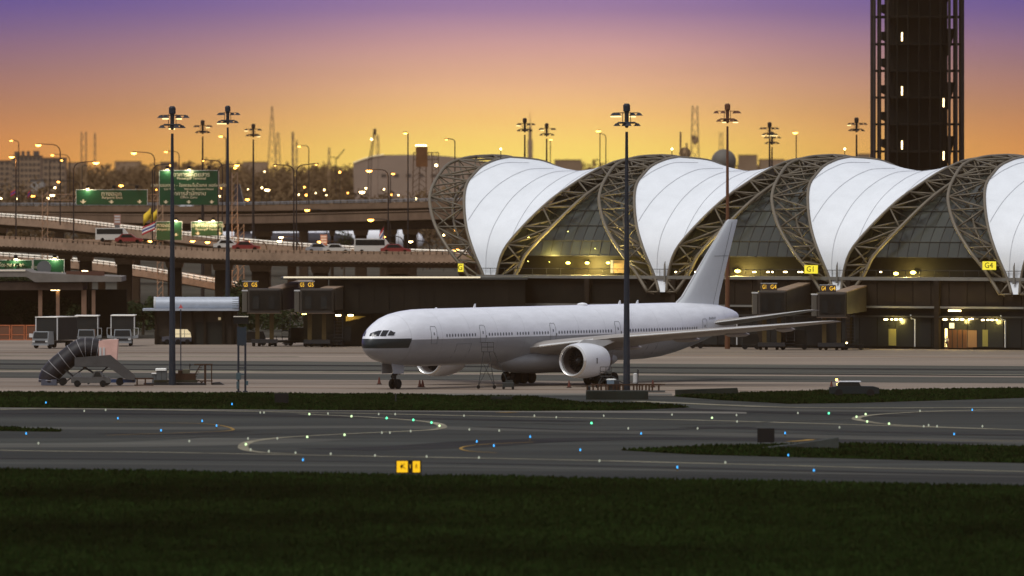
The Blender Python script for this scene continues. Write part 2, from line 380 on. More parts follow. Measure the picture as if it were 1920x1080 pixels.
# ------------------------------------------------------------------ airliner
ca, sa = .572, .82
AX, AY = -15.97, 1145.0
plane = thing('airliner', 'large white twin engine airliner with dark green nose band parked in the centre', 'airliner', (AX, AY, 0), math.atan2(sa, ca))
ST = [  # a, half width, top, bottom
 (.65, .05, 4.85, 4.7), (.75, .42, 5.25, 4.3), (.95, .75, 5.65, 4.0), (1.3, 1.15, 6.15, 3.68), (1.85, 1.52, 6.62, 3.38), (2.5, 1.85, 7.02, 3.12), (3.3, 2.16, 7.4, 2.92), (4.3, 2.48, 7.8, 2.72), (5.6, 2.76, 8.13, 2.56), (7.2, 2.97, 8.36, 2.44), (9.2, 3.07, 8.51, 2.37), (11, 3.1, 8.55, 2.35),
 (20, 3.1, 8.55, 2.35), (30, 3.1, 8.55, 2.35), (40, 3.1, 8.55, 2.35), (50, 3.1, 8.55, 2.32), (53, 3.08, 8.55, 2.36), (56, 2.96, 8.55, 2.55), (59, 2.76, 8.54, 2.98), (62, 2.45, 8.5, 3.55), (65, 2.02, 8.4, 4.2), (68, 1.5, 8.2, 5.0), (69.7, 1.08, 7.92, 5.55), (71.1, .68, 7.6, 5.98), (72, .38, 7.32, 6.25), (72.5, .12, 7.05, 6.5)]
HJ = lambda a: max(a - 6, 0) * .0036
def fst(a):
    for i in range(len(ST) - 1):
        if ST[i][0] <= a <= ST[i + 1][0]:
            t = (a - ST[i][0]) / (ST[i + 1][0] - ST[i][0]); return [ST[i][k] + (ST[i + 1][k] - ST[i][k]) * t for k in (1, 2, 3)]
    return ST[-1][1:]
def fring(a, n=48, off=0):
    w, t, b = fst(a); c = (t + b) / 2; hh = (t - b) / 2
    return [(a, math.cos(2 * PI * j / n) * (w + off), c + math.sin(2 * PI * j / n) * (hh + off) + HJ(a)) for j in range(n)]
def fpt(a, h, side=-1, off=0.0):
    w, t, b = fst(a); c = (t + b) / 2; hh = (t - b) / 2; q = max(-.999, min(.999, (h - c) / hh))
    return (a, side * (w * math.sqrt(1 - q * q) + off), h + HJ(a))
def fsolve(b_, h, off=0):
    lo, hi = .66, 11.0
    for _ in range(30):
        m_ = (lo + hi) / 2; w, t, bb = fst(m_); c = (t + bb) / 2; hh = (t - bb) / 2; q = (h - c) / hh
        if abs(q) < 1 and w * math.sqrt(1 - q * q) >= abs(b_): hi = m_
        else: lo = m_
    return (hi - off, b_ * (1 + off * .6), h + HJ(hi) + off * .3)
# fuselage paint: white crown, light grey below the window line, dark green band round the nose
fm = bpy.data.materials.new('fuselage_paint'); fm.use_nodes = True; t = fm.node_tree; b = t.nodes['Principled BSDF']
b.inputs['Roughness'].default_value = .38; b.inputs['Specular IOR Level'].default_value = .45
b.inputs['Coat Weight'].default_value = .35; b.inputs['Coat Roughness'].default_value = .12
tcn = t.nodes.new('ShaderNodeTexCoord'); sp = t.nodes.new('ShaderNodeSeparateXYZ'); t.links.new(tcn.outputs['Object'], sp.inputs[0])
def mth(op, a, bb, cl=False):
    n = t.nodes.new('ShaderNodeMath'); n.operation = op; n.use_clamp = cl
    for i, x in enumerate((a, bb)):
        if isinstance(x, (int, float)): n.inputs[i].default_value = x
        else: t.links.new(x, n.inputs[i])
    return n.outputs[0]
def mixc(f, a, bb):
    n = t.nodes.new('ShaderNodeMix'); n.data_type = 'RGBA'; t.links.new(f, n.inputs[0])
    for i, x in ((6, a), (7, bb)):
        if isinstance(x, tuple): n.inputs[i].default_value = x
        else: t.links.new(x, n.inputs[i])
    return n.outputs[2]
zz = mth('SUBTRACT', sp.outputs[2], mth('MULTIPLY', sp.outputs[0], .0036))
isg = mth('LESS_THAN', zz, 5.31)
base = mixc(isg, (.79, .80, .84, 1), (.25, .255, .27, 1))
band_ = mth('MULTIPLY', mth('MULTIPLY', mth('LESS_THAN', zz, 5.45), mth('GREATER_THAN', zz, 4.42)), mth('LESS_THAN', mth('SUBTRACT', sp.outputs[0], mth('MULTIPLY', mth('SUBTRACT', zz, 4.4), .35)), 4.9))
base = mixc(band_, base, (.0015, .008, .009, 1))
nz = t.nodes.new('ShaderNodeTexNoise'); nz.inputs['Scale'].default_value = .5; nz.inputs['Detail'].default_value = 6
mpn = t.nodes.new('ShaderNodeMapping'); mpn.inputs['Scale'].default_value = (1, 3, 3); t.links.new(tcn.outputs['Object'], mpn.inputs[0]); t.links.new(mpn.outputs[0], nz.inputs['Vector'])
mr = t.nodes.new('ShaderNodeMapRange'); mr.inputs[1].default_value = .3; mr.inputs[2].default_value = .7; mr.inputs[3].default_value = .91; mr.inputs[4].default_value = 1.03; t.links.new(nz.outputs[0], mr.inputs[0])
# panel joints every few metres
wv = mth('PINGPONG', sp.outputs[0], 2.6); jn = mth('LESS_THAN', wv, .025)
mul = mth('MULTIPLY', mr.outputs[0], mth('SUBTRACT', 1.0, mth('MULTIPLY', jn, .3)))
vm = t.nodes.new('ShaderNodeVectorMath'); vm.operation = 'SCALE'; t.links.new(base, vm.inputs[0]); t.links.new(mul, vm.inputs['Scale']); t.links.new(vm.outputs[0], b.inputs['Base Color'])
mb = MB()
sts = []
for i in range(len(ST) - 1):
    a0, a1 = ST[i][0], ST[i + 1][0]; k = 3 if a1 - a0 > .5 else 1
    sts += [a0 + (a1 - a0) * j / k for j in range(k)]
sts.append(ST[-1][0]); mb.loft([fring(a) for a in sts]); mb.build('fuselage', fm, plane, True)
# cockpit windows
CKW = mat('cockpit_glass', (.008, .012, .016), .08, 0, .6)
FRM = mat('window_frame_grey', (.20, .21, .22), .4, .3, .4)
def patch(cs, off, side, nu=3, nv=3):   # cs: 4 (a,h) corners
    rows = []
    for i in range(nu + 1):
        u = i / nu; r_ = []
        for j in range(nv + 1):
            v = j / nv
            a = (1 - u) * ((1 - v) * cs[0][0] + v * cs[3][0]) + u * ((1 - v) * cs[1][0] + v * cs[2][0])
            h = (1 - u) * ((1 - v) * cs[0][1] + v * cs[3][1]) + u * ((1 - v) * cs[1][1] + v * cs[2][1])
            r_.append(fpt(a, h, side, off))
        rows.append(r_)
    return rows
for side in (-1, 1):
    for (b0, b1, h0, h1, h2) in ((.07 if side < 0 else .6, 1.02, 5.74, 6.02, 6.34), (1.10, 1.50, 5.74, 6.36, 6.36), (1.58, 1.92, 5.80, 6.36, 6.16)):
        rows_w = []
        for i in range(5):
            u = i / 4; ht_ = h1 + (h2 - h1) * min(1, u * 1.4); rows_w.append([fsolve(side * (b0 + (b1 - b0) * u), h0 + (ht_ - h0) * v / 4, .03) for v in range(5)])
        MB().grid(rows_w).build('cockpit_window', CKW, plane)
# cabin windows: one part
WIN = mat('cabin_window', (.10, .12, .13), .2, 0, .5)
mb = MB()
DOORS = [8.9, 18.0, 31.4, 44.0, 62.2]
for side in (-1, 1):
    a = 11.2
    while a < 60.5:
        if all(abs(a - d) > .95 for d in DOORS) and not (23.9 < a < 24.5) and not (27.0 < a < 27.6):
            rows = []
            for i in range(7):
                ang = 2 * PI * i / 6
            ring = [fpt(a + .13 * math.cos(2 * PI * k / 8), 5.68 + .19 * math.sin(2 * PI * k / 8), side, .012) for k in range(8)]
            mb.sheet(ring)
        a += .533
mb.build('cabin_windows', WIN, plane, fix=False, kind='stuff')
DLN = mat('door_outline', (.10, .11, .12), .5)
for side in (-1, 1):
    for a in DOORS:
        dr = MB().grid(patch([(a - .48, 4.85), (a + .48, 4.85), (a + .48, 6.68), (a - .48, 6.68)], .015, side, 2, 8)).build('cabin_door', fm, plane, True, fix=False)
        o_ = [fpt(a + x, h, side, .022) for x, h in ((-.5, 4.83), (-.5, 5.4), (-.5, 6.0), (-.5, 6.5), (-.38, 6.7), (.38, 6.7), (.5, 6.5), (.5, 6.0), (.5, 5.4), (.5, 4.83), (-.5, 4.83))]
        MB().tube(o_, .022, 4).build('door_frame', DLN, dr, loc=(0, 0, 0))
        MB().grid(patch([(a - .09, 5.75), (a + .09, 5.75), (a + .09, 6.05), (a - .09, 6.05)], .03, side, 1, 2)).build('door_window', WIN, dr)
        MB().grid(patch([(a + .56, 5.35), (a + .68, 5.35), (a + .68, 5.6), (a + .56, 5.6)], .03, side, 1, 1)).build('door_placard', DGRY, dr)
    for (a0, a1, h0, h1) in ((13.2, 15.9, 3.2, 4.75), (50.5, 52.3, 3.0, 4.3)):
        o_ = [fpt(x, h, side, .015) for x, h in ((a0, h0), (a0, (h0 + h1) / 2), (a0, h1), ((a0 + a1) / 2, h1), (a1, h1), (a1, (h0 + h1) / 2), (a1, h0))]
        MB().tube(o_, .02, 4).build('cargo_door_outline', DLN, plane)
# belly fairing
mb = MB(); rings = []
for a, w, hgt, zc in ((24, .3, .3, 2.9), (26, 2.1, 1.0, 2.95), (29, 3.2, 1.45, 3.05), (33, 3.55, 1.6, 3.1), (39, 3.5, 1.55, 3.1), (43, 2.9, 1.3, 3.05), (46, 1.6, .8, 2.95), (48, .3, .3, 2.85)):
    rings.append([(a, math.cos(2 * PI * j / 24) * w, zc + math.sin(2 * PI * j / 24) * hgt - .25) for j in range(24)])
mb.loft(rings); FGREY = mat('fuselage_grey', (.27, .275, .285), .4, 0, .4, (.4, .08, 4)); mb.build('belly_fairing', FGREY, plane, True)
def foil(le, te, thick, n=9):
    """closed airfoil ring between LE and TE points"""
    le = Vector(le); te = Vector(te); up_ = []; lo = []
    for i in range(n):
        x = (1 - math.cos(PI * i / (n - 1))) / 2
        y = 5 * (.2969 * math.sqrt(x) - .126 * x - .3516 * x * x + .2843 * x ** 3 - .1015 * x ** 4) * thick
        p = le + (te - le) * x; up_.append(p + Vector((0, 0, y * 1.1 + .0))); lo.append(p - Vector((0, 0, y * .9)))
    return up_ + lo[-2:0:-1]
WUP = mat('wing_grey', (.30, .275, .25), .42, .1, .45, (.4, .07, 4))
BRTL = mat('polished_leading_edge', (.78, .76, .72), .22, .75, .5)
WS = [(1.5, 26.6, 41.2, 3.95, 3.35, 1.75), (3.1, 27.6, 41.5, 4.2, 3.55, 1.65), (10, 32.5, 42.6, 5.22, 4.75, 1.05), (20, 39.55, 45.8, 6.15, 5.85, .62), (28.7, 45.7, 48.3, 6.98, 6.86, .26), (29.6, 46.9, 48.6, 7.06, 6.98, .12)]
def wz(b_, i):  # interpolate wing table
    for k in range(len(WS) - 1):
        if WS[k][0] <= b_ <= WS[k + 1][0]:
            t_ = (b_ - WS[k][0]) / (WS[k + 1][0] - WS[k][0]); return WS[k][i] + (WS[k + 1][i] - WS[k][i]) * t_
for side in (-1, 1):
    wg = MB().loft([foil((r_[1], side * r_[0], r_[3]), (r_[2], side * r_[0], r_[4]), r_[5]) for r_ in WS]).build('wing', WUP, plane, True)
    # slats: bright leading edge
    slat = [(( wz(b_, 1) + .02, side * b_, wz(b_, 3) + .04)) for b_ in (3.6, 6, 8.4)]; slat2 = [((wz(b_, 1) + .02, side * b_, wz(b_, 3) + .02)) for b_ in (11.5, 16, 20, 25, 28.6)]
    MB().tube(slat, [.17, .15, .13], 8).build('slat', BRTL, wg); MB().tube(slat2, [.13, .11, .1, .075, .05], 8).build('slat', BRTL, wg)
    for b_, ln in ((7.0, 5.2), (13.6, 4.6), (19.0, 4.2), (24.0, 3.2)):
        te = wz(b_, 2); zt = wz(b_, 4)
        prof = [(.05, te - ln + .2), (.24, te - ln + 1), (.32, te - ln * .45), (.24, te), (.05, te + .8)]
        MB().lathe(prof, 10, (0, side * b_, zt - .2), 'x').build('flap_fairing', WUP, wg, True)
    # flap joints
    MB().tube([(wz(b_, 2) - .9, side * b_, wz(b_, 4) + .2) for b_ in (3.6, 8.8)], .03, 4).build('flap', DGRY, wg)
    # engine
    eb = side * 9.6; ea = 25.5; ez = 2.82
    NAC = mat('nacelle_paint', (.66, .67, .70), .3, 0, .5, (.5, .05, 4))
    nac = MB().lathe([(1.45, .45), (1.50, .12), (1.60, 0), (1.72, .1), (1.84, .5), (1.93, 1.4), (1.93, 2.6), (1.8, 3.9), (1.62, 4.9), (1.55, 5.2), (1.45, 5.2), (1.38, 3.0)], 40, (ea, eb, ez), 'x').build('engine_nacelle', NAC, plane, True)
    MB().lathe([(1.44, .5), (1.50, .14), (1.58, .0), (1.63, -.02), (1.70, .06), (1.78, .26)], 40, (ea - .015, eb, ez), 'x').build('intake_lip', BRTL, nac, True)
    MB().lathe([(1.46, .4), (1.36, 1.3), (1.35, 1.9)], 32, (ea, eb, ez), 'x').build('intake_duct', mat('intake_grey', (.07, .055, .05), .6), nac, True)
    mb = MB()
    for k in range(22):
        a_ = 2 * PI * k / 22; c_, s_ = math.cos(a_), math.sin(a_); p0 = Vector((ea + 1.25, eb + c_ * .42, ez + s_ * .42)); p1 = Vector((ea + 1.35, eb + c_ * 1.33, ez + s_ * 1.33))
        t0 = Vector((.28, -s_ * .05, c_ * .05)); t1 = Vector((.12, -s_ * .2, c_ * .2)); mb.add([p0, p1, p1 + t1, p0 + t0], [(0, 1, 2, 3)])
    mb.lathe([(1.34, 1.75), (.01, 1.75)], 24, (ea, eb, ez), 'x'); mb.build('fan', mat('fan_dark', (.03, .03, .032), .4, .6), nac, fix=False)
    MB().lathe([(.01, .85), (.16, .95), (.32, 1.15), (.43, 1.45)], 16, (ea, eb, ez), 'x').build('spinner', DGRY, nac, True)
    MB().lathe([(1.0, 4.6), (.95, 5.4), (.75, 6.6), (.66, 6.9), (.5, 6.9)], 24, (ea, eb, ez), 'x').build('exhaust_nozzle', mat('exhaust_metal', (.16, .14, .12), .4, .8), nac, True)
    MB().lathe([(.48, 6.5), (.3, 7.2), (.02, 7.9)], 16, (ea, eb, ez), 'x').build('exhaust_cone', mat('exhaust_metal', (.16, .14, .12), .4, .8), nac, True)
    zle = wz(9.6, 3)
    MB().loft([[(ea + 1.0, eb - .12, ez + 1.86), (ea + 1.0, eb + .12, ez + 1.86), (ea + 5.3, eb + .28, ez + 1.4), (ea + 5.3, eb - .28, ez + 1.4)],
               [(ea + 2.2, eb - .06, ez + 2.28), (ea + 2.2, eb + .06, ez + 2.28), (ea + 8.6, eb + .28, zle - .2), (ea + 8.6, eb - .28, zle - .2)]]).build('engine_pylon', DWHT, plane, True)
    MB().box(ea + 2.0, ea + 2.16, eb + side * 1.925, eb + side * 1.945, ez - .3, ez + .3).build('nacelle_placard', DGRY, nac)
    # main gear
    ga, gb = 37.1, side * 5.5
    gear = MB().tube([(ga - .2, gb, 3.6), (ga, gb, .75)], [.26, .2], 12).tube([(ga + .1, gb - side * 1.8, 3.2), (ga, gb, 1.5)], .1, 8).tube([(ga - 1.7, gb, 3.2), (ga, gb, 1.35)], .1, 8).bar((ga - 1.6, gb, .67), (ga + 1.6, gb, .67), .26, .3).build('main_gear', DGRY, plane, True)
    for dx in (-1.46, 0, 1.46):
        for dy in (-.7, .7):
            w_ = MB().lathe([(.30, -.24), (.60, -.25), (.67, -.15), (.67, .15), (.60, .25), (.30, .24)], 20, (ga + dx, gb + dy, .67), 'y', True).build('wheel', BLK, gear, True)
        MB().tube([(ga + dx, gb - .8, .67), (ga + dx, gb + .8, .67)], .12, 8).build('axle', STEEL, gear)
    MB().loft([[(ga - 1.2, gb + side * .35, 1.5), (ga + 1.2, gb + side * .35, 1.5), (ga + 1.2, gb + side * .42, 1.5), (ga - 1.2, gb + side * .42, 1.5)], [(ga - 1.5, gb + side * .6, 3.6), (ga + 1.5, gb + side * .6, 3.6), (ga + 1.5, gb + side * .68, 3.6), (ga - 1.5, gb + side * .68, 3.6)]]).build('gear_door', FGREY, gear)
    # horizontal stabiliser
    SS = [(.9, 63.6, 70.6, 5.95, 5.95, .8), (1.6, 64.5, 70.6, 6.15, 6.1, .75), (6, 67.6, 71.9, 6.85, 6.8, .45), (10.4, 70.9, 73.0, 7.6, 7.55, .18), (10.76, 71.5, 73.0, 7.62, 7.6, .08)]
    sb = MB().loft([foil((r_[1], side * r_[0], r_[3] + .22), (r_[2], side * r_[0], r_[4] + .22), r_[5]) for r_ in SS]).build('stabiliser', WUP, plane, True)
    MB().tube([(r_[1] + .02, side * r_[0], r_[3] + .24) for r_ in SS[1:4]], [.09, .07, .04], 8).build('leading_edge', BRTL, sb)
    MB().lathe([(.1, 62.9), (.55, 63.9), (.75, 65.4), (.62, 67.5), (.2, 69.8)], 14, (0, side * 1.35, 6.2), 'x').build('stabiliser_fairing', WHT, sb, True)
# fin
TAIL = mat('fin_paint', (.62, .645, .66), .4, 0, .4, (.35, .05, 4))
def fin_ring(a0, a1, z, th, n=9):
    up_, lo = [], []
    for i in range(n):
        x = (1 - math.cos(PI * i / (n - 1))) / 2; y = 5 * (.2969 * math.sqrt(x) - .126 * x - .3516 * x * x + .2843 * x ** 3 - .1015 * x ** 4) * th
        up_.append((a0 + (a1 - a0) * x, y, z)); lo.append((a0 + (a1 - a0) * x, -y, z))
    return up_ + lo[-2:0:-1]
fin = MB().loft([fin_ring(59.4, 68.5, 8.1, .9), fin_ring(60.2, 68.6, 8.75, .85), fin_ring(61.2, 68.75, 9.35, .8), fin_ring(65.8, 70.6, 13.8, .5), fin_ring(70.15, 72.4, 17.85, .25), fin_ring(70.5, 72.4, 18.0, .12)]).build('fin', TAIL, plane, True)
MB().tube([(60.1, 0, 8.75), (61.18, 0, 9.36), (65.78, 0, 13.8), (70.1, 0, 17.8)], [.1, .09, .07, .05], 8).build('leading_edge', BRTL, fin)
for s_ in (-1, 1):
    MB().tube([(66.9, s_ * .37, 8.4), (71.15, s_ * .13, 17.7)], .02, 4).build('rudder_hinge', DGRY, fin)
    MB().tube([(67.1, s_ * .40, 13.9), (70.5, s_ * .12, 13.9)], .02, 4).build('rudder_joint', DGRY, fin)
# nose gear
ng = MB().tube([(5.9, 0, 2.9), (5.9, 0, .55)], [.16, .12], 12).tube([(7.2, 0, 2.7), (5.95, 0, 1.3)], .07, 8).tube([(5.9, -.42, .53), (5.9, .42, .53)], .09, 8).bar((5.75, 0, 1.6), (5.3, 0, 1.2), .2, .35).build('nose_gear', DGRY, plane, True)
for s_ in (-1, 1):
    MB().lathe([(.24, -.18), (.46, -.19), (.535, -.12), (.535, .12), (.46, .19), (.24, .18)], 20, (5.9, s_ * .36, .535), 'y', True).build('wheel', BLK, ng, True)
    MB().hexa([(4.5, s_ * .75, 1.65), (6.4, s_ * .75, 1.65), (6.4, s_ * .79, 1.65), (4.5, s_ * .79, 1.65)], [(4.3, s_ * .6, 2.75), (6.7, s_ * .6, 2.75), (6.7, s_ * .64, 2.75), (4.3, s_ * .64, 2.75)]).build('gear_door', FGREY, ng)
MB().box(6.2, 6.26, -.5, .5, 1.5, 2.5).build('gear_door', DWHT, ng)
for a, hgt in ((20.5, .42), (48.5, .4), (52.0, .38), (13.2, .12)):
    MB().hexa([(a, -.03, 8.52 + HJ(a)), (a + .5, -.03, 8.52 + HJ(a)), (a + .5, .03, 8.52 + HJ(a)), (a, .03, 8.52 + HJ(a))], [(a + .3, -.015, 8.55 + hgt + HJ(a)), (a + .5, -.015, 8.55 + hgt + HJ(a)), (a + .5, .015, 8.55 + hgt + HJ(a)), (a + .3, .015, 8.55 + hgt + HJ(a))]).build('antenna', WHT, plane)
MB().lathe([(.6, 0), (.5, .12), (.2, .2), (.01, .22)], 14, (41.5, 0, 8.7)).build('radome_bump', WHT, plane, True)
lt = text_mesh('B-HNH', .42, DLN, .005); lt.transform(Matrix.Rotation(PI, 4, 'Z') @ Matrix.Identity(4)); lt.transform(Matrix.Rotation(PI, 4, 'Z'))
inst(lt, 'registration_lettering', plane, (64.0, -2.24, 6.95))

# ------------------------------------------------------------------ terminal concourse
TH = R(31); tc_, ts_ = math.cos(TH), math.sin(TH); TO = Vector((58.8, 1400.0))
conc = thing('concourse', 'long terminal concourse of white fabric vaults and curved steel trusses', 'terminal', (TO.x, TO.y, 0), -TH)
def unp(px, py, u):
    k = (px - 960) / F; x = (k * (TO.y + u * tc_) - TO.x - u * ts_) / (tc_ + k * ts_)
    D = TO.y - x * ts_ + u * tc_; return Vector((x, u, H - (py - YH) * D / F))
LE_ = [unp(*p) for p in ((914, 545, -.5), (906, 516, 0), (887, 470, 0), (874, 425, 1.2), (870, 377, 4.4), (875, 345, 7.8), (890, 325, 11), (905, 311, 14), (930, 300, 18), (955, 295, 23.6))]
RE_ = [unp(*p) for p in ((928, 545, -.5), (931, 516, 0), (944, 470, 0), (980, 425, 1.2), (1030, 377, 4.4), (1075, 345, 7.8), (1107, 325, 11), (1135, 311, 14), (1167, 300, 18), (1225, 293, 23.6))]
LO_ = [unp(*p) for p in ((893, 545, -.5), (868, 503, 0), (843, 470, 0), (817, 425, 1.2), (806, 382, 4.2), (809, 355, 7), (822, 330, 10.2), (842, 307, 14), (880, 295, 18), (925, 292, 23.6))]
RO_ = [unp(*p) for p in ((945, 545, -.5), (970, 510, .3), (988, 475, .6), (1035, 425, 2.0), (1085, 377, 5), (1118, 352, 8.2), (1145, 335, 11), (1172, 320, 14.5), (1205, 308, 18.5), (1255, 297, 23.6))]
def cr(pts, n):
    out_ = []
    m = len(pts) - 1
    for i in range(n + 1):
        s_ = i / n * m; k = min(int(s_), m - 1); t_ = s_ - k
        p0, p1, p2, p3 = pts[max(k - 1, 0)], pts[k], pts[k + 1], pts[min(k + 2, m)]
        out_.append(.5 * ((2 * p1) + (p2 - p0) * t_ + (2 * p0 - 5 * p1 + 4 * p2 - p3) * t_ * t_ + (3 * p1 - p0 - 3 * p2 + p3) * t_ ** 3))
    return out_
UC = 23.6
def full(c): return c + [Vector((p.x, 2 * UC - p.y, p.z)) for p in c[-2::-1]]
NS = 36
LEc, REc, LOc, ROc = [full(cr(c, NS)) for c in (LE_, RE_, LO_, RO_)]
def inner(e, o, dist=2.3):
    res = []
    for i in range(len(e)):
        m_ = (e[i] + o[i]) / 2
        tdir = (e[min(i + 1, len(e) - 1)] - e[max(i - 1, 0)]).normalized(); w_ = (o[i] - e[i])
        n_ = tdir.cross(w_)
        if n_.length < 1e-3: n_ = Vector((0, 1, 0))
        n_.normalize(); c_ = Vector((m_.x, UC, 4))
        if n_.dot(c_ - m_) < 0: n_ = -n_
        res.append(m_ + n_ * dist)
    return res
LNc, RNc = inner(LEc, LOc), inner(REc, ROc)
# bay pitch from two matching photo points
SP = (unp(1514.5, 377, 4.4).x - unp(870, 377, 4.4).x) / 2
FAB = mat('fabric_membrane', (.74, .765, .79), .5, 0, .3, [(.06, .05, 3), (.5, .04, 5)])
SEAM = mat('fabric_seam', (.46, .47, .49), .6)
def truss_mesh(E, O, Nn, name):
    res = {}
    res['outer_chord'] = MB().tube(O, .23, 8).mesh('outer_chord', TRUSSF, True)
    res['edge_chord'] = MB().tube(E, .2, 8).mesh('edge_chord', TRUSSF, True)
    res['inner_chord'] = MB().tube(Nn, .2, 8).mesh('inner_chord', TRUSS, True)
    mb = MB(); n = len(E) - 1; st = 3; idx = list(range(0, n + 1, st))
    for q, i in enumerate(idx):
        mb.tube([E[i], O[i]], .12, 5); 
        if i + st <= n:
            j = i + st; a, c_ = (E, O) if q % 2 else (O, E)
            mb.tube([a[i], c_[j]], .13, 5); mb.tube([E[i], Nn[j]], .12, 5); mb.tube([Nn[i], O[j]], .12, 5)
            mb.tube([E[i], Nn[i]], .08, 5); mb.tube([O[i], Nn[i]], .08, 5)
    res['brace_lattice'] = mb.mesh('brace_lattice', TRUSS, True)
    return res
TL = truss_mesh(LEc, LOc, LNc, 'l'); TR = truss_mesh(REc, ROc, RNc, 'r')
# membrane
rows = []; NSX = 16
for i in range(len(LEc)):
    w_ = (REc[i] - LEc[i]).length; tt = min(i, len(LEc) - 1 - i) / NS
    up_n = Vector((0, (UC - LEc[i].y) / UC, 0)) * .8 + Vector((0, 0, -1)) * (.25 + .75 * tt); up_n.normalize()
    rows.append([LEc[i].lerp(REc[i], s_ / NSX) + up_n * (4 * (s_ / NSX) * (1 - s_ / NSX)) * (w_ * .085) for s_ in range(NSX + 1)])
fab_me = MB().grid(rows).mesh('fabric_roof', FAB, True)
# seams along constant cross sections
mbs = MB()
xs_min = min(p.x for p in LEc); xs_max = max(p.x for p in REc)
xv = xs_min + 2.6
while xv < xs_max - 1.5:
    line = []
    for r_ in rows:
        for s_ in range(NSX):
            if (r_[s_].x - xv) * (r_[s_ + 1].x - xv) <= 0 and r_[s_].x != r_[s_ + 1].x:
                t_ = (xv - r_[s_].x) / (r_[s_ + 1].x - r_[s_].x); line.append(r_[s_].lerp(r_[s_ + 1], t_) + Vector((0, -.03, .04))); break
    half = [p for p in line if p.y <= UC + 2]
    if len(half) > 3: mbs.tube(half, .032, 4)
    xv += 3.9
seam_me = mbs.mesh('fabric_seams', SEAM)
for k in range(-0, 5):
    off = (k * SP, 0, 0)
    fo = inst(fab_me, 'fabric_roof', conc, off); so = inst(seam_me, 'fabric_seam', fo, (0, 0, 0))
    for T in (TL, TR):
        tr = inst(T['outer_chord'], 'truss', conc, off)
        for nm in ('edge_chord', 'inner_chord', 'brace_lattice'): inst(T[nm], nm, tr, (0, 0, 0))
# profile of arch u as function of z (front)
prof = sorted([(p.z, p.y) for p in LE_])
def prof_u(z):
    zs = [p[0] for p in prof]; us = [p[1] for p in prof]; return float(np.interp(z, zs, us))
def x_at(E, z):
    pts = sorted([(p.z, p.x) for p in E[:NS + 1]]); return float(np.interp(z, [p[0] for p in pts], [p[1] for p in pts]))
Z1 = 12.0; dz = 2.02; wcol = 1.52
pane_me = {}
ob_count = 0
for k in range(4):
    x_l0 = k * SP; rowsz = [Z1 + dz * i for i in range(6)]
    for ri, z0 in enumerate(rowsz):
        z1 = z0 + dz; zm = (z0 + z1) / 2
        xl = x_at(REc, z0) + k * SP - .5; xr = x_at(LEc, z0) + (k + 1) * SP + .3
        c0 = math.floor(xl / wcol); c1 = math.ceil(xr / wcol)
        if ri not in pane_me:
            g = .05; sc_ = 1.0
            u0, u1 = prof_u(z0 + 1.2) + 1.9, prof_u(z1 + 1.2) + 1.9
            A = [(g, u0, z0 + g), (wcol - g, u0, z0 + g), (wcol - g, u0 + .1, z0 + g), (g, u0 + .1, z0 + g)]
            B = [(g, u1, z1 - g), (wcol - g, u1, z1 - g), (wcol - g, u1 + .1, z1 - g), (g, u1 + .1, z1 - g)]
            pane_me[ri] = (MB().hexa(A, B).mesh('glass_pane', GLASS), u0, u1)
        for c_ in range(c0, c1):
            px_ = 960 + F * (TO.x + c_ * wcol * tc_) / 1400
            if ob_count < 290 and 850 < px_ < 2050:
                inst(pane_me[ri][0], 'glass_pane', conc, (c_ * wcol, 0, 0)); ob_count += 1
    mb = MB()
    for ri, z0 in enumerate(rowsz):
        me_, u0, u1 = pane_me[ri]
        xl = x_at(REc, z0) + k * SP - .5; xr = x_at(LEc, z0) + (k + 1) * SP + .3
        for c_ in range(math.floor(xl / wcol), math.ceil(xr / wcol) + 1):
            mb.bar((c_ * wcol, u0 + .02, z0), (c_ * wcol, u1 + .02, z0 + dz), .08, .14)
        mb.bar((math.floor(xl / wcol) * wcol, u0, z0), (math.ceil(xr / wcol) * wcol, u0, z0), .14, .1)
    mb.build('mullion_frame', MULL, conc)
# dark backing inside the vaults (floor slabs and inner hall)
xa, xb = LE_[1].x - 1.0, 5 * SP + 4
MB().box(xa + 3, xb, 19.5, 20.0, 9.2, 22.3).build('hall_partition', mat('hall_dark', (.03, .03, .026), .9), conc)
MB().box(xa, xb, -.2, 46, 9.0, 9.42).build('deck', LEDGE, conc)
MB().box(xa, xb, 3.2, 3.5, 9.42, Z1 + .02).build('clerestory_wall', WALLD, conc)
# lower facade: panels and piers
MB().box(xa, xb, .5, 46, 0, 9.0).build('wall', WALLD, conc)
pm = MB().box(.05, 2.65, .28, .5, 5.7, 8.9).mesh('facade_panel', WALLB); pm2 = MB().box(.05, 2.65, .34, .5, .3, 4.1).mesh('shopfront_pane', GLASSD)
x = -45.0; i = 0
while x < 62:
    if xa < x: 
        inst(pm, 'facade_panel', conc, (x, 0, 0)); inst(pm2, 'shopfront_pane', conc, (x, 0, 0))
    x += 2.7; i += 1
MB().box(xa, xb, .0, .5, 5.35, 5.62).build('string_course', LEDGE, conc)
MB().box(xa, xb, -.25, .5, 4.15, 4.35).build('canopy_edge', MULL, conc)
for k in range(5):
    xx = unp(1715, 640, -.1).x + (k - 3) * SP / 1.98
    pp = MB().tube([(xx, -.05, .3), (xx, -.05, 3.9), (xx - .5, -.05, 3.95), (xx - .65, -.05, 4.5)], .09, 8)
    pp.build('drain_pipe', DWHT, conc, True)
for k in range(9):
    xx = xa + 4 + k * SP / 2
    MB().box(xx - .35, xx + .35, -.3, .3, 0, 9.0).build('column', WALLB, conc)
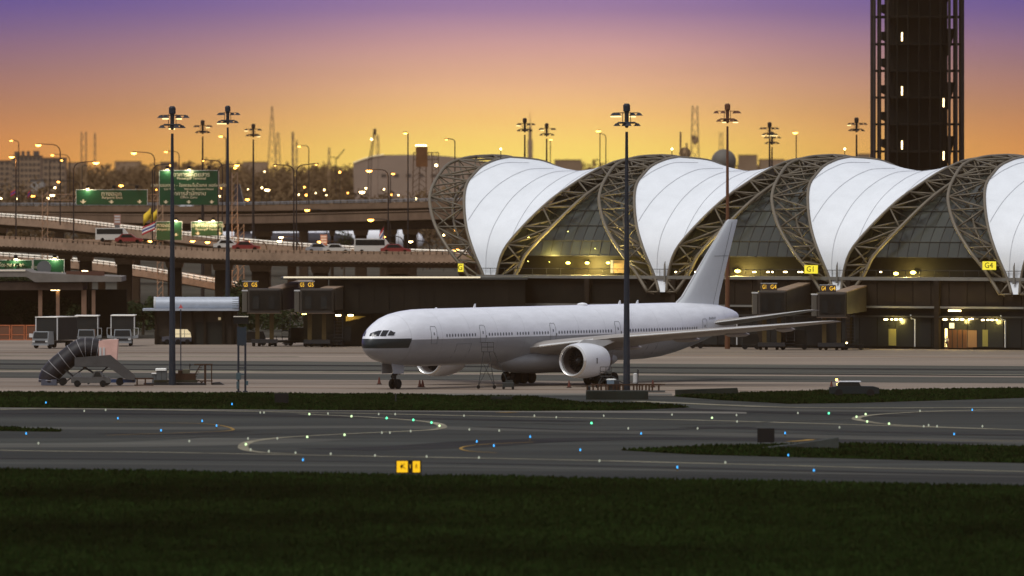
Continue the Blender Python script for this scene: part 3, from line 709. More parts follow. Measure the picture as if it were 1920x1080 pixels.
# lit openings
DOORB = emis('doorway_bright', (1, .72, .25), 5)
def fac(px, py, u=-.02): return unp(px, py, u)
a0 = fac(1772, 612); a1 = fac(1822, 650)
MB().box(a0.x, a1.x, .29, .33, .15, 2.55).build('doorway', mat('doorway_brown', (.06, .022, .008), .6, emit=((1, .4, .1), .03)), conc)
for k_ in range(4): MB().box(a0.x + .75 * k_ + .9, a0.x + .75 * k_ + .98, .2, .29, .15, 2.6).build('door_mullion', MULL, conc)
MB().box(a0.x - .15, a0.x + .18, .24, .29, .3, 2.7).build('lit_door_edge', DOORB, conc)
MB().box(a0.x + .5, a0.x + 1.2, .24, .29, 2.75, 3.45).build('lit_notice', emis('lit_notice', (1, .82, .4), 1.8), conc)
MB().box(a1.x - .9, a1.x + .6, .24, .29, .3, 2.5).build('lit_window', mat('lit_window_dim', (.1, .06, .03), .5, emit=((1, .42, .12), .12)), conc)
for (x0, x1) in ((1664, 1678), (1840, 1850)):
    q0, q1 = fac(x0, 630).x, fac(x1, 630).x
    MB().box(q0, q1, .29, .33, .4, 2.6).build('lit_window', mat('lit_window_olive', (.08, .07, .02), .5, emit=((.9, .7, .15), .10)), conc)
lamp_pts = [(1661, 599, .30), (1672, 599, .14), (1680, 599, .26), (1689, 599, .24), (1772, 599, .32), (1786, 599, .2), (1794, 599, .3), (1804, 599, .28), (1817, 599, .14), (1822, 598, .24), (1843, 600, .24), (1852, 600, .14), (1860, 600, .3), (1869, 600, .14)]
for px, py, r_ in lamp_pts:
    p = fac(px, py, -.35); MB().lathe([(.02, -.1), (r_ * .8, -.07), (r_, 0), (r_ * .8, .07), (.02, .1)], 10, p).build('ceiling_lamp', LAMPW, conc)
p = fac(1790, 582.5, -.3); MB().box(p.x - .9, p.x + .9, p.y - .1, p.y + .1, p.z - .1, p.z + .1).build('strip_lamp', LAMPS, conc)
for px, py, r_ in [(1065, 493, .3), (1101, 493, .3), (1140, 493, .26), (1383, 508, .42), (1680, 513, .36), (1712, 511, .4), (990, 490, .07), (1030, 491, .06), (1116, 466, .07), (991, 445, .12), (1065, 434, .08)]:
    p = fac(px, py, 2.4); MB().lathe([(.02, -r_ * .6), (r_ * .7, -r_ * .4), (r_, 0), (r_ * .7, r_ * .4), (.02, r_ * .6)], 12, p).build('flood_lamp', LAMPY, conc)
for px, w_ in ((1267, 3), (1276, 2), (1304, 3), (1414, 5), (1440, 4), (1448, 2), (1472, 6), (1497, 2), (1503, 3), (1531, 3), (1651, 3)):
    p = fac(px, 510, 2.2); MB().box(p.x - w_ * .045, p.x + w_ * .045, p.y, p.y + .1, p.z - .08, p.z + .08).build('ceiling_lamp', LAMPW, conc)
p0, p1 = fac(1145, 488, 2.9), fac(1170, 512, 2.9)
MB().box(p0.x, p1.x, 2.9, 3.1, p1.z, p0.z).build('lit_window', mat('lit_window_amber', (.2, .12, .04), .5, emit=((1, .7, .3), .12)), conc)
MB().box(p0.x, p0.x + .4, 2.85, 2.9, p1.z, p0.z).build('lit_window_strip', emis('strip_amber', (1, .8, .35), .8), conc)
for px, py, en in ((1101, 497, 6000), (1030, 480, 1200), (1383, 512, 3500), (1700, 516, 1800), (1675, 603, 500), (1796, 603, 450), (1856, 604, 350)):
    p = fac(px, py, -.9 if py > 590 else 1.2); li = bpy.data.lights.new('flood_light', 'POINT'); li.energy = en; li.color = (1, .78, .22); li.shadow_soft_size = .3
    lo_ = bpy.data.objects.new('flood_light', li); col.objects.link(lo_); lo_.parent = conc; lo_.location = p
# gate number boards
BRD = emis('gate_board_yellow', (1, .82, .04), 1.0)
for (px, py, txt) in ((1520, 505, 'G1'), (1854, 498, 'G4'), (863, 502, 'G')):
    p = fac(px, py, -1.2) ; wd = .95 if txt != 'G' else .36
    bd = MB().box(-wd, wd, 0, .25, -.55, .55).build('gate_board', BRD, conc, loc=p)
    letter(txt, 1.05, BLK, bd, (0, -.02, 0))
    MB().tube([(0, .1, .55), (0, .1, 1.5)], .05, 6).build('board_hanger', TRUSS, bd)
# sloping-edge deck rail and posts
mb = MB(); x = xa
while x < xb: mb.tube([(x, -.1, 9.42), (x, -.1, 10.3)], .04, 4); x += 2.2
mb.tube([(xa, -.1, 10.3), (xb, -.1, 10.3)], .04, 4); mb.build('deck_railing', MULL, conc, kind='stuff')
for px in (1568, 1900, 1245):
    p = fac(px, 520, -.4); MB().hexa([(p.x - .12, p.y, 8.6), (p.x + .2, p.y, 8.6), (p.x + .2, p.y + .2, 8.6), (p.x - .12, p.y + .2, 8.6)], [(p.x - .02, p.y, 10.9), (p.x + .16, p.y, 11.4), (p.x + .16, p.y + .1, 11.4), (p.x - .02, p.y + .1, 10.9)]).build('roof_bracket', LEDGE, conc)
# person in the lit doorway
def skin_mesh(name, verts, edges, radii, m, lvl=1):
    me = bpy.data.meshes.new(name); me.from_pydata(verts, edges, []); o = bpy.data.objects.new(name, me); col.objects.link(o)
    md = o.modifiers.new('s', 'SKIN'); s2 = o.modifiers.new('u', 'SUBSURF'); s2.levels = lvl
    for i, r_ in enumerate(radii): me.skin_vertices[0].data[i].radius = (r_, r_)
    me.skin_vertices[0].data[0].use_root = True
    dg = bpy.context.evaluated_depsgraph_get(); dg.update(); nm = bpy.data.meshes.new_from_object(o.evaluated_get(dg)); bpy.data.objects.remove(o)
    nm.materials.clear(); nm.materials.append(m); nm.name = name
    nm.polygons.foreach_set('use_smooth', [True] * len(nm.polygons)); return nm
pw = fac(1775, 640, -.6); wl = Vector((TO.x + pw.x * tc_ + pw.y * ts_, TO.y - pw.x * ts_ + pw.y * tc_, .0))
person = thing('person', 'person in a light shirt and dark trousers standing in the lit doorway', 'person', wl, -TH)
SKIN = mat('skin', (.32, .18, .12), .6)
V_ = [(0, 0, .95), (0, 0, 1.2), (0, 0, 1.42), (0, -.01, 1.52), (0, -.02, 1.64), (0, -.02, 1.74), (-.1, 0, .9), (-.13, 0, .5), (-.14, .02, .08), (-.14, -.14, .04), (.1, 0, .9), (.12, -.05, .5), (.13, .04, .08), (.13, -.12, .04), (-.2, 0, 1.4), (-.27, .02, 1.12), (-.25, -.1, .88), (.2, 0, 1.4), (.27, 0, 1.12), (.27, -.08, .88)]
E_ = [(0, 1), (1, 2), (2, 3), (3, 4), (4, 5), (0, 6), (6, 7), (7, 8), (8, 9), (0, 10), (10, 11), (11, 12), (12, 13), (2, 14), (14, 15), (15, 16), (2, 17), (17, 18), (18, 19)]
inst(skin_mesh('body', V_, E_, [.13, .12, .12, .05, .10, .07, .09, .06, .04, .04, .09, .06, .04, .04, .055, .042, .035, .055, .042, .035], SKIN), 'body', person, (0, 0, 0))
inst(skin_mesh('shirt', [V_[0], V_[1], V_[2], V_[14], V_[15], V_[17], V_[18]], [(0, 1), (1, 2), (2, 3), (3, 4), (2, 5), (5, 6)], [.15, .145, .145, .075, .06, .075, .06], mat('shirt', (.55, .5, .4), .8)), 'shirt', person, (0, 0, 0))
inst(skin_mesh('trousers', [V_[0], V_[6], V_[7], V_[8], V_[10], V_[11], V_[12]], [(0, 1), (1, 2), (2, 3), (0, 4), (4, 5), (5, 6)], [.14, .11, .08, .06, .11, .08, .06], mat('trousers', (.02, .02, .025), .9)), 'trousers', person, (0, 0, 0))
inst(skin_mesh('hair', [(0, .01, 1.70), (0, .02, 1.76)], [(0, 1)], [.105, .085], BLK), 'hair', person, (0, 0, 0))

# ------------------------------------------------------------------ dark gate building left of the vaults
Dg = 1424.0
gb_ = thing('gate_building', 'long dark gate lounge building with bright roof edge behind the airliner nose', 'building', (XX(540, Dg), Dg, 0))
wdt = XX(985, Dg) - XX(540, Dg); zt = ZZ(520, Dg)
MB().box(2, wdt, 2.2, 13, 0, 4.3).build('ground_floor_wall', WALLD, gb_)
MB().box(5.5, wdt, 0.3, 13, 4.3, zt - .3).build('upper_wall', WALLD, gb_)
MB().box(-1, wdt + .3, -.5, 13.2, zt - .28, zt).build('roof', mat('roof_dark', (.06, .06, .055), .6), gb_)
MB().box(-.6, wdt - 6, -.66, -.5, zt - .10, zt + .12).build('roof_edge', mat('roof_edge_rim_glow', (.8, .74, .6), .4, .2, emit=((1, .80, .50), .5)), gb_)  # rim light along the roof edge put in as a glow, no lamp
pmm = MB().box(.04, 1.96, .2, .32, 4.4, zt - .4).mesh('facade_panel', WALLD)
x = 5.5
while x < wdt - 2: inst(pmm, 'facade_panel', gb_, (x, 0, 0)); x += 2.0
for x in np.arange(6.5, wdt, 4.6):
    MB().tube([(x, 1.5, 0), (x, 1.5, 4.3)], .16, 8).build('column', WALLB, gb_)
    MB().box(x - .1 + 1.0, x + 1.9, 2.1, 2.18, .6, 2.6).build('window', GLASSD, gb_)
for px in (634, 657, 735):
    x = XX(px, Dg) - XX(540, Dg); MB().box(x - .35, x + .35, .8, 1.1, 4.02, 4.22).build('soffit_lamp', LAMPW, gb_)
p = XX(655, Dg) - XX(540, Dg)
MB().hexa([(p - .5, 1.9, 3.3), (p + 1.2, 2.0, 3.6), (p + 1.2, 2.1, 3.6), (p - .5, 2.1, 3.3)], [(p - .5, 1.9, 4.0), (p + 2.2, 2.0, 4.0), (p + 2.2, 2.1, 4.0), (p - .5, 2.1, 4.0)]).build('lit_bracket', mat('lit_bracket_yellow', (.5, .36, .08), .6), gb_)
# ------------------------------------------------------------------ jet bridges
JB = mat('jet_bridge_panel', (.045, .038, .032), .6, .1, .2, (.5, .2, 4)); JBD = mat('jet_bridge_dark', (.012, .011, .009), .7, .1, .15, (.5, .3, 4)); JBP = mat('jet_bridge_roof', (.22, .15, .10), .6, 0, .3, (.4, .15, 4))
GBL = emis('gate_lettering_lit', (1, .55, .04), 1.3)
def jet_bridge(px, ptop, pbot, pbase, w, txt, label, dirx=1, box_px=0):
    D = depth(pbase); t_ = thing('jet_bridge', label, 'jet bridge', (XX(px, D), D, 0), 0, 'jet bridges at the terminal gates')
    z1, z0 = ZZ(ptop, D), ZZ(pbot, D)
    cab = MB().bbox(-w / 2, w / 2, -1.6, 2.2, z0, z1, .15).build('cab', JB, t_)
    MB().box(-w / 2 + .25, w / 2 - .2, -1.68, -1.6, z0 + .35, z1 - .3).build('cab_opening', JBD, cab)
    for sx_ in (-.25, .22): MB().box(sx_ * w - .42, sx_ * w + .42, -1.74, -1.69, z0 + .5, z1 - 1.0).build('cab_door', GLASSD, cab)
    MB().bbox(-w / 2 - .75, -w / 2 - .04, -1.3, 1.5, z0 + .1, z1 - .35, .1).build('canopy_bellows', mat('bellows', (.09, .08, .065), .8), cab)
    MB().box(-w / 2 - .8, -w / 2 + .1, -1.35, 1.55, z1 - .35, z1 - .2).build('bellows_cap', DWHT, cab)
    L_ = 17.0; dirx *= .42
    tn = MB().hexa([(w * .1, 2.0, z0 + .3), (w * .55, 1.2, z0 + .3), (w * .55 + dirx * 9, L_, z0 + .6), (w * .1 + dirx * 9, L_ + .8, z0 + .6)], [(w * .1, 2.0, z1 - .1), (w * .55, 1.2, z1 - .1), (w * .55 + dirx * 9, L_, z1 + .7), (w * .1 + dirx * 9, L_ + .8, z1 + .7)]).build('tunnel', JB, t_)
    MB().hexa([(w * .1, 2.0, z1 - .08), (w * .56, 1.15, z1 - .08), (w * .56 + dirx * 9, L_, z1 + .72), (w * .1 + dirx * 9, L_ + .8, z1 + .72)], [(w * .1, 2.0, z1 + .12), (w * .56, 1.15, z1 + .05), (w * .56 + dirx * 9, L_, z1 + .95), (w * .1 + dirx * 9, L_ + .8, z1 + .95)]).build('tunnel_roof', JBP, tn)
    MB().box(-w / 2 - .1, w / 2 + .15, -1.75, 2.3, z0 - .12, z0 - .02).build('floor_frame', mat('frame_brown', (.12, .08, .055), .7), t_)
    for sx_ in (-1, 1): MB().box(sx_ * .95 - .28, sx_ * .95 + .28, 0, .5, .9, z0 - .12).build('lift_column', YEL, t_)
    bg_ = MB().box(-1.75, 1.75, -.5, 1.0, .45, .95).build('bogie', DGRY, t_)
    for sx_ in (-1.45, -.7, .7, 1.45): MB().lathe([(.2, -.2), (.42, -.2), (.48, -.1), (.48, .1), (.42, .2), (.2, .2)], 14, (sx_, .2, .48), 'x', True).build('wheel', BLK, bg_, True)
    mb = MB()
    for k in range(9): mb.box(w / 2 + .1 + k * .0, w / 2 + 1.2, -.2 + k * .42, .15 + k * .42, .35 + k * .42, .42 + k * .42)
    mb.bar((w / 2 + .1, 0, 1.1), (w / 2 + .1, 3.6, 4.6), .06).bar((w / 2 + 1.2, 0, 1.1), (w / 2 + 1.2, 3.6, 4.6), .06); mb.build('service_stair', DGRY, t_)
    bw = 1.05
    sb = MB().bbox(-bw + box_px, bw + box_px, -1.4, -.3, z1 + .05, z1 + .95, .05).build('sign_box', mat('sign_box_brown', (.05, .035, .03), .6), t_)
    MB().box(-bw + box_px - .05, bw + box_px + .05, -1.42, -.25, z1 + .95, z1 + 1.0).build('sign_cap', DWHT, sb)
    letter(txt[0], .78, GBL, sb, (-bw * .55 + box_px, -1.43, z1 + .5), sx=.62); letter(txt[1], .78, GBL, sb, (bw * .55 + box_px, -1.43, z1 + .5), sx=.85)
    return t_
jet_bridge(496, 541, 586, 649.5, 4.4, ('G5', 'G5'), 'left jet bridge of gate G5 beside the tall mast', 1, -1.9)
jet_bridge(594, 541, 586, 650.5, 4.4, ('G5', 'G5'), 'right jet bridge of gate G5 near the airliner nose', 1, -1.35)
jet_bridge(1447, 545, 590, 656, 3.6, ('G1', 'G4'), 'jet bridge of gate G4 just right of the airliner tail', 1, -.4)
jet_bridge(1559, 548, 594, 656.5, 3.7, ('G4', 'G4'), 'second jet bridge of gate G4 under the third vault', 1, -.5)
for jp, jy in ((575, 583),):
    D = 1440; o = MB().box(-.3, .3, -.1, .1, -.25, .25).build('wall_lamp', LAMPY, gb_, loc=(XX(jp, D) - XX(540, Dg), -1.2, ZZ(jy, D)))

# ------------------------------------------------------------------ control tower
Dt = 1800.0
tw = thing('control_tower', 'tall dark control tower with open lattice sides rising out of the frame', 'tower', (XX(1720, Dt), Dt, 0))
TWM = mat('tower_dark', (.008, .007, .006), .8, 0, .08, (.15, .3, 4)); TWL = mat('tower_fin', (.035, .026, .02), .5, .3, .3)
HT = 64.0; hw = (1808 - 1632) / 2 * Dt / F; cw = 4.75
MB().bbox(-cw, cw, -4.5, 4.5, 0, HT, .6).build('core', TWM, tw)
fz = [ZZ(y, Dt) for y in (-68, -18, 32, 83, 133, 183, 233, 284, 334, 384, 434)]
for z in fz:
    MB().lathe([(hw * .52, z - .18), (hw - .35, z - .18), (hw - .35, z + .18), (hw * .52, z + .18)], 28).build('ring_beam', TWM, tw)
finm = MB().box(-.09, .09, -.16, .16, 0, HT - 1).mesh('fin', TWL); finw = MB().box(-.22, .22, -.12, .12, 0, HT - 1).mesh('fin', TWL); find = MB().box(-.1, .1, -.12, .12, 0, HT - 1).mesh('fin', TWM)
for j in range(26):
    a = 2 * PI * (j + .5) / 26
    rr = hw - .12
    o = inst((finw if j % 3 else finm) if abs(math.cos(a)) > .6 else find, 'fin', tw, (math.cos(a) * rr, math.sin(a) * rr, 0), a + PI / 2)
for s_ in (-1, 1):
    for j, z in enumerate(fz):
        y0 = -2.5 if (j % 2 == 0) else 1.0
        if s_ < 0: MB().hexa([(-cw - 1.3, -3, z + .8), (-cw + .1, -3, z + .2), (-cw + .1, 3, z + .2), (-cw - 1.3, 3, z + .8)], [(-cw - 1.3, -3, z + 2.1), (-cw + .1, -3, z + 2.1), (-cw + .1, 3, z + 2.1), (-cw - 1.3, 3, z + 2.1)]).build('stair_landing', TWM, tw)
        elif j % 2: MB().hexa([(cw - .1, -3, z - 2.6), (cw + .6, -3, z - 1.4), (cw + .6, 3, z - 1.4), (cw - .1, 3, z - 2.6)], [(cw - .1, -3, z + 2.6), (cw + 1.5, -3, z + 2.6), (cw + 1.5, 3, z + 2.6), (cw - .1, 3, z + 2.6)]).build('stair_landing', TWM, tw)
    mb = MB()
    for dx in (.7, 1.7): mb.box(s_ * (cw + dx) - .1, s_ * (cw + dx) + .1, -2.6, -2.4, 0, HT)
    mb.build('lattice_post', TWL, tw)
TUBE = emis('tube_lamp', (1, .72, .35), 6)
for px, py in ((1688, 70), (1688, 171), (1688, 272), (1766, 193), (1766, 292), (1688, -30), (1766, 92 - 200)):
    x = XX(px, Dt) - XX(1720, Dt); z = ZZ(py, Dt); MB().box(x - .11, x + .11, -hw - .1 if abs(x) < 3.5 else -7.3, -hw + .1 if abs(x) < 3.5 else -7.1, z - .72, z + .72).build('tube_lamp', TUBE, tw)

# ------------------------------------------------------------------ high masts
FLG = emis('floodlight_glow', (1, .74, .32), 2.2)
def high_mast(px, ptop, D, label, z0=0, m=None, lit=(0, 1, 2), glow=1.0, w=1.0):
    m = m or MAST
    t_ = thing('high_mast', label, 'light mast', (XX(px, D), D, z0), 0, 'high floodlight masts around the aprons')
    zt_ = ZZ(ptop, D) - z0
    MB().tube([(0, 0, 0), (0, 0, zt_ - 3)], [.36 * w, .14 * w], 12).build('pole', m, t_, True)
    MB().lathe([(.12, zt_ - 2.6), (.22, zt_ - 2.4), (.22, zt_ - .95), (.37, zt_ - .8), (.38, zt_ - .2), (.22, zt_)], 12, cap=True).build('winch_drum', m, t_)
    MB().lathe([(.9, zt_ - 2.15), (1.0, zt_ - 2.05), (.9, zt_ - 1.95), (.8, zt_ - 2.05), (.9, zt_ - 2.15)], 16).build('head_frame', m, t_)
    rnd = random.Random(px)
    for k in range(8):
        a = 2 * PI * k / 8 + rnd.random() * .5; up_ = k % 2; r_ = 1.6 if up_ else 1.15; z = zt_ - (1.1 if up_ else 2.2)
        c_, s_ = math.cos(a), math.sin(a)
        hd = MB().hexa([(c_ * r_ - .40, s_ * r_ - .28, z - .20), (c_ * r_ + .40, s_ * r_ - .28, z - .20), (c_ * r_ + .40, s_ * r_ + .28, z - .20), (c_ * r_ - .40, s_ * r_ + .28, z - .20)], [(c_ * r_ - .14, s_ * r_ - .14, z + .10), (c_ * r_ + .14, s_ * r_ - .14, z + .10), (c_ * r_ + .14, s_ * r_ + .14, z + .10), (c_ * r_ - .14, s_ * r_ + .14, z + .10)])
        hd.bar((c_ * .3, s_ * .3, z + .1), (c_ * r_, s_ * r_, z + .1), .09)
        h_ = hd.build('floodlight', m, t_)
        if k in lit:
            MB().box(c_ * r_ - .34, c_ * r_ + .34, s_ * r_ - .24, s_ * r_ + .24, z - .36, z - .23).build('floodlight_lens', FLG, h_)
    mb = MB()
    for s_ in (-.42, .42): mb.tube([(s_, 0, zt_ - 2.4), (s_, 0, zt_ - .9)], .04, 5)
    mb.build('cage', m, t_)
    return t_
high_mast(323, 199, 1170, 'thick dark high mast left of centre standing beside grey equipment cabinets', lit=(1, 2, 5), w=1.05)
high_mast(427, 198, 1465, 'dark high mast behind the blue grey sign posts and left of the jet bridges', lit=(2, 4), w=1.0)
high_mast(380, 225, 1960, 'slim high mast rising behind the large green passenger terminal sign', 0, MASTF, (1,))
high_mast(475, 232, 2050, 'slim high mast to the right of the dark aircraft tail fin', 0, MASTF, (0, 3))
high_mast(984, 221, 1900, 'slim high mast behind the first vault, in front of the pointed skyscraper', 0, MASTF, (3,))
high_mast(1025, 231, 2080, 'lower slim high mast behind the first vault crest', 0, MASTF, (5,))
high_mast(1175, 194, 1134, 'thick blue high mast standing in front of the airliner wing', lit=(1, 3, 5), w=1.05)
high_mast(1364, 194, 1404, 'brownish high mast rising behind the airliner tail fin', 0, mat('mast_flare_tint', (.12, .05, .025), .6, .2), (0, 2))  # orange flare light put into the mast colour
high_mast(1443, 229, 1950, 'high mast with bright lamps between second and third vault', 0, MASTF, (0, 2, 4, 6))
high_mast(1447.5, 247, 2100, 'thin high mast half hidden behind the bright one between the vaults', 0, MASTF, ())
high_mast(1606, 220, 1850, 'slim high mast just left of the control tower', 0, MASTF, (3,))

# ------------------------------------------------------------------ viaducts
def viaduct(name, label, pts, width, z_drop, parapet, m, mp, piers, rails=1, post_step=1.05, pier_w=2.0, pier_m=None, cap_m=None, railm=None, pier_base=0, ribs=False, group='elevated roads behind the apron'):
    """pts: (px, py of the top of the near parapet, D). Deck z below parapet."""
    t_ = thing(name, label, 'viaduct', (0, 0, 0), 0, group)
    P3 = [P(a, b_, c_) for a, b_, c_ in pts]
    Q = cr(P3, 12 * (len(P3) - 1))
    nrm = []
    for i in range(len(Q)):
        d = Q[min(i + 1, len(Q) - 1)] - Q[max(i - 1, 0)]; d.z = 0; d.normalize(); nrm.append(Vector((-d.y, d.x, 0)))
    def sweep(sec): return [[q + n_ * a + Vector((0, 0, b_)) for a, b_ in sec] for q, n_ in zip(Q, nrm)]
    zd = -parapet
    sec = [(0.02, zd), (.02, zd - .35), (1.6, zd - .7), (2.3, -z_drop), (width - 2.3, -z_drop), (width - 1.6, zd - .7), (width - .02, zd - .35), (width - .02, zd)]
    MB().loft(sweep(sec)).build('deck', m, t_)
    MB().loft(sweep([(-.05, zd - .3), (.25, zd - .3), (.22, 0), (.02, 0)])).build('near_parapet', mp, t_)
    MB().loft(sweep([(width - .25, zd - .3), (width + .05, zd - .3), (width, 0), (width - .2, 0)])).build('far_parapet', mp, t_)
    if rails:
        rl = MB()
        for k in range(rails):
            rl.loft(sweep([(-.06, .24 + .36 * k), (-.03, .22 + .36 * k), (.20, .40 + .36 * k), (.17, .43 + .36 * k)]))  # rail faces tilted to the sky so they read bright
        rl.build('guard_rail', railm or RAILM, t_)
        mb = MB(); acc = 0
        for i in range(len(Q) - 1):
            seg = (Q[i + 1] - Q[i]).length
            while acc < seg:
                p = Q[i].lerp(Q[i + 1], acc / seg); mb.box(p.x - .08, p.x + .08, p.y, p.y + .18, p.z - .05, p.z + .42 + .32 * (rails - 1)); acc += post_step
            acc -= seg
        mb.build('rail_posts', VIAD, t_, kind='stuff')
    if ribs:
        mb = MB(); acc = 0
        for i in range(len(Q) - 1):
            seg = (Q[i + 1] - Q[i]).length
            while acc < seg:
                p = Q[i].lerp(Q[i + 1], acc / seg); mb.box(p.x - .22, p.x + .22, p.y - .12, p.y + .3, p.z - z_drop * .72, p.z - z_drop * .55); acc += .85
            acc -= seg
        mb.build('deck_ribs', VIAD, t_, kind='stuff')
    for (ppx, w_) in piers:
        # find the deck point nearest this picture column
        best = min(range(len(Q)), key=lambda i: abs(Q[i].x / Q[i].y * F + 960 - ppx)); q = Q[best]; n_ = nrm[best]
        c_ = q + n_ * width / 2; zt_ = q.z - z_drop
        pr = MB().bbox(c_.x - w_ / 2, c_.x + w_ / 2, c_.y - 1.2, c_.y + 1.2, pier_base, zt_ - .9, .2).build('pier', pier_m or VIAD, t_)
        MB().hexa([(c_.x - w_ / 2 - .1, c_.y - width * .28, zt_ - 1.0), (c_.x + w_ / 2 + .1, c_.y - width * .28, zt_ - 1.0), (c_.x + w_ / 2 + .1, c_.y + width * .28, zt_ - 1.0), (c_.x - w_ / 2 - .1, c_.y + width * .28, zt_ - 1.0)],
                  [(c_.x - w_ / 2 - .3, c_.y - width * .42, zt_ + .0), (c_.x + w_ / 2 + .3, c_.y - width * .42, zt_), (c_.x + w_ / 2 + .3, c_.y + width * .42, zt_), (c_.x - w_ / 2 - .3, c_.y + width * .42, zt_)]).build('pier_cap', cap_m or VIAL, pr)
    return t_
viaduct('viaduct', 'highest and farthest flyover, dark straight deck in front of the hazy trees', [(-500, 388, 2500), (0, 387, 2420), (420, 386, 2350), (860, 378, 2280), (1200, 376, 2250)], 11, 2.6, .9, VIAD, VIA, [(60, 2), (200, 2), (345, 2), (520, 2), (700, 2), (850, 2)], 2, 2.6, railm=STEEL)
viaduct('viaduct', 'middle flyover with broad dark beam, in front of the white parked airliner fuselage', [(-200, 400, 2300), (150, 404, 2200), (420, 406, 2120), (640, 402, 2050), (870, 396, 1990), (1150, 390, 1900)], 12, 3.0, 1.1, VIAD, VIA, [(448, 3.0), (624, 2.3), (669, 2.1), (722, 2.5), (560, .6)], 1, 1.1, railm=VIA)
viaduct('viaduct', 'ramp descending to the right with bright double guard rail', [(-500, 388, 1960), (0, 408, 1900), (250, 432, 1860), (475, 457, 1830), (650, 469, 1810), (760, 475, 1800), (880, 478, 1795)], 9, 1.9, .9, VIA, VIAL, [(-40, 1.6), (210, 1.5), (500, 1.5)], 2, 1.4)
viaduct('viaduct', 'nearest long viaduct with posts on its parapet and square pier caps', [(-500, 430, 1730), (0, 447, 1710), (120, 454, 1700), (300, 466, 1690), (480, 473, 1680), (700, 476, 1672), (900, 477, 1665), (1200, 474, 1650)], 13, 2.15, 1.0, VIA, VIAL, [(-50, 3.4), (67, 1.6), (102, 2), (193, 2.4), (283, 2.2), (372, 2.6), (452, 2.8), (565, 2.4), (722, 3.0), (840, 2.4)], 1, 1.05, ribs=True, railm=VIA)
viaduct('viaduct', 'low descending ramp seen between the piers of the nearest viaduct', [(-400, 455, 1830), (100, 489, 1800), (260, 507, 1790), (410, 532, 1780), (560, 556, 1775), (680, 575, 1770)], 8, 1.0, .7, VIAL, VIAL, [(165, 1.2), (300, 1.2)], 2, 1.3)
# vehicles on the roads (small, all with body, windows and wheels)
def road_car(px, py, D, label, m, L_=4.5, hgt=1.5, van=False, rz=0, cat='car'):
    t_ = thing('parked_car' if not van else 'van', label, cat, (XX(px, D), D, ZZ(py, D)), rz, 'vehicles on the elevated roads')
    hb = hgt * .55
    if van:
        sec = [(-L_ / 2, .3), (-L_ / 2, hgt), (L_ / 2 - 1.1, hgt), (L_ / 2 - .3, hb), (L_ / 2, hb * .9), (L_ / 2, .3)]
    else:
        sec = [(-L_ / 2, .3), (-L_ / 2, hb), (-L_ / 2 + .5, hb + .1), (-L_ / 2 + 1.1, hgt), (L_ / 2 - 1.9, hgt), (L_ / 2 - 1.1, hb + .05), (L_ / 2, hb * .85), (L_ / 2, .3)]
    MB().prism(sec, -.85, .85).build('body', m, t_)
    if van: MB().box(-L_ / 2 + .2, L_ / 2 - 1.2, -.87, .87, hb, hgt - .15).build('side_window', GLASSD, t_)
    else: MB().prism([(-L_ / 2 + .9, hb + .1), (-L_ / 2 + 1.25, hgt - .1), (L_ / 2 - 2.0, hgt - .1), (L_ / 2 - 1.4, hb + .1)], -.865, .865).build('side_window', GLASSD, t_)
    for sx_ in (-L_ * .3, L_ * .3):
        for sy in (-.75, .75): MB().lathe([(.1, -.1), (.3, -.1), (.32, 0), (.3, .1), (.1, .1)], 12, (sx_, sy, .32), 'y', True).build('wheel', BLK, t_)
    return t_
CW = mat('car_white', (.55, .52, .46), .3, 0, .5); CR = mat('car_red', (.22, .025, .02), .35, 0, .5); CS = mat('car_silver', (.4, .4, .4), .3, .5, .5)
zoff = 1700
road_car(212, 453, 1712, 'white van on the nearest viaduct near the brown pillar sign', CW, 5.6, 2.2, True, cat='van')
road_car(242, 456, 1709, 'red car following the white van on the nearest viaduct', CR)
road_car(428, 467, 1690, 'white car on the nearest viaduct left of the tall mast', CW, 4.7)
road_car(462, 470, 1689, 'red car on the nearest viaduct right of the tall mast', CR)
road_car(600, 474, 1683, 'silver car on the nearest viaduct beside a pair of orange lamps', CS)
road_car(632, 475, 1682, 'white car in the middle of the nearest viaduct', CW)
road_car(700, 475, 1680, 'white minibus on the nearest viaduct under the white parked airliner', CW, 6.0, 2.3, True, cat='minibus')
road_car(742, 475.5, 1678, 'red and white car behind the minibus on the viaduct', CR, 4.8)
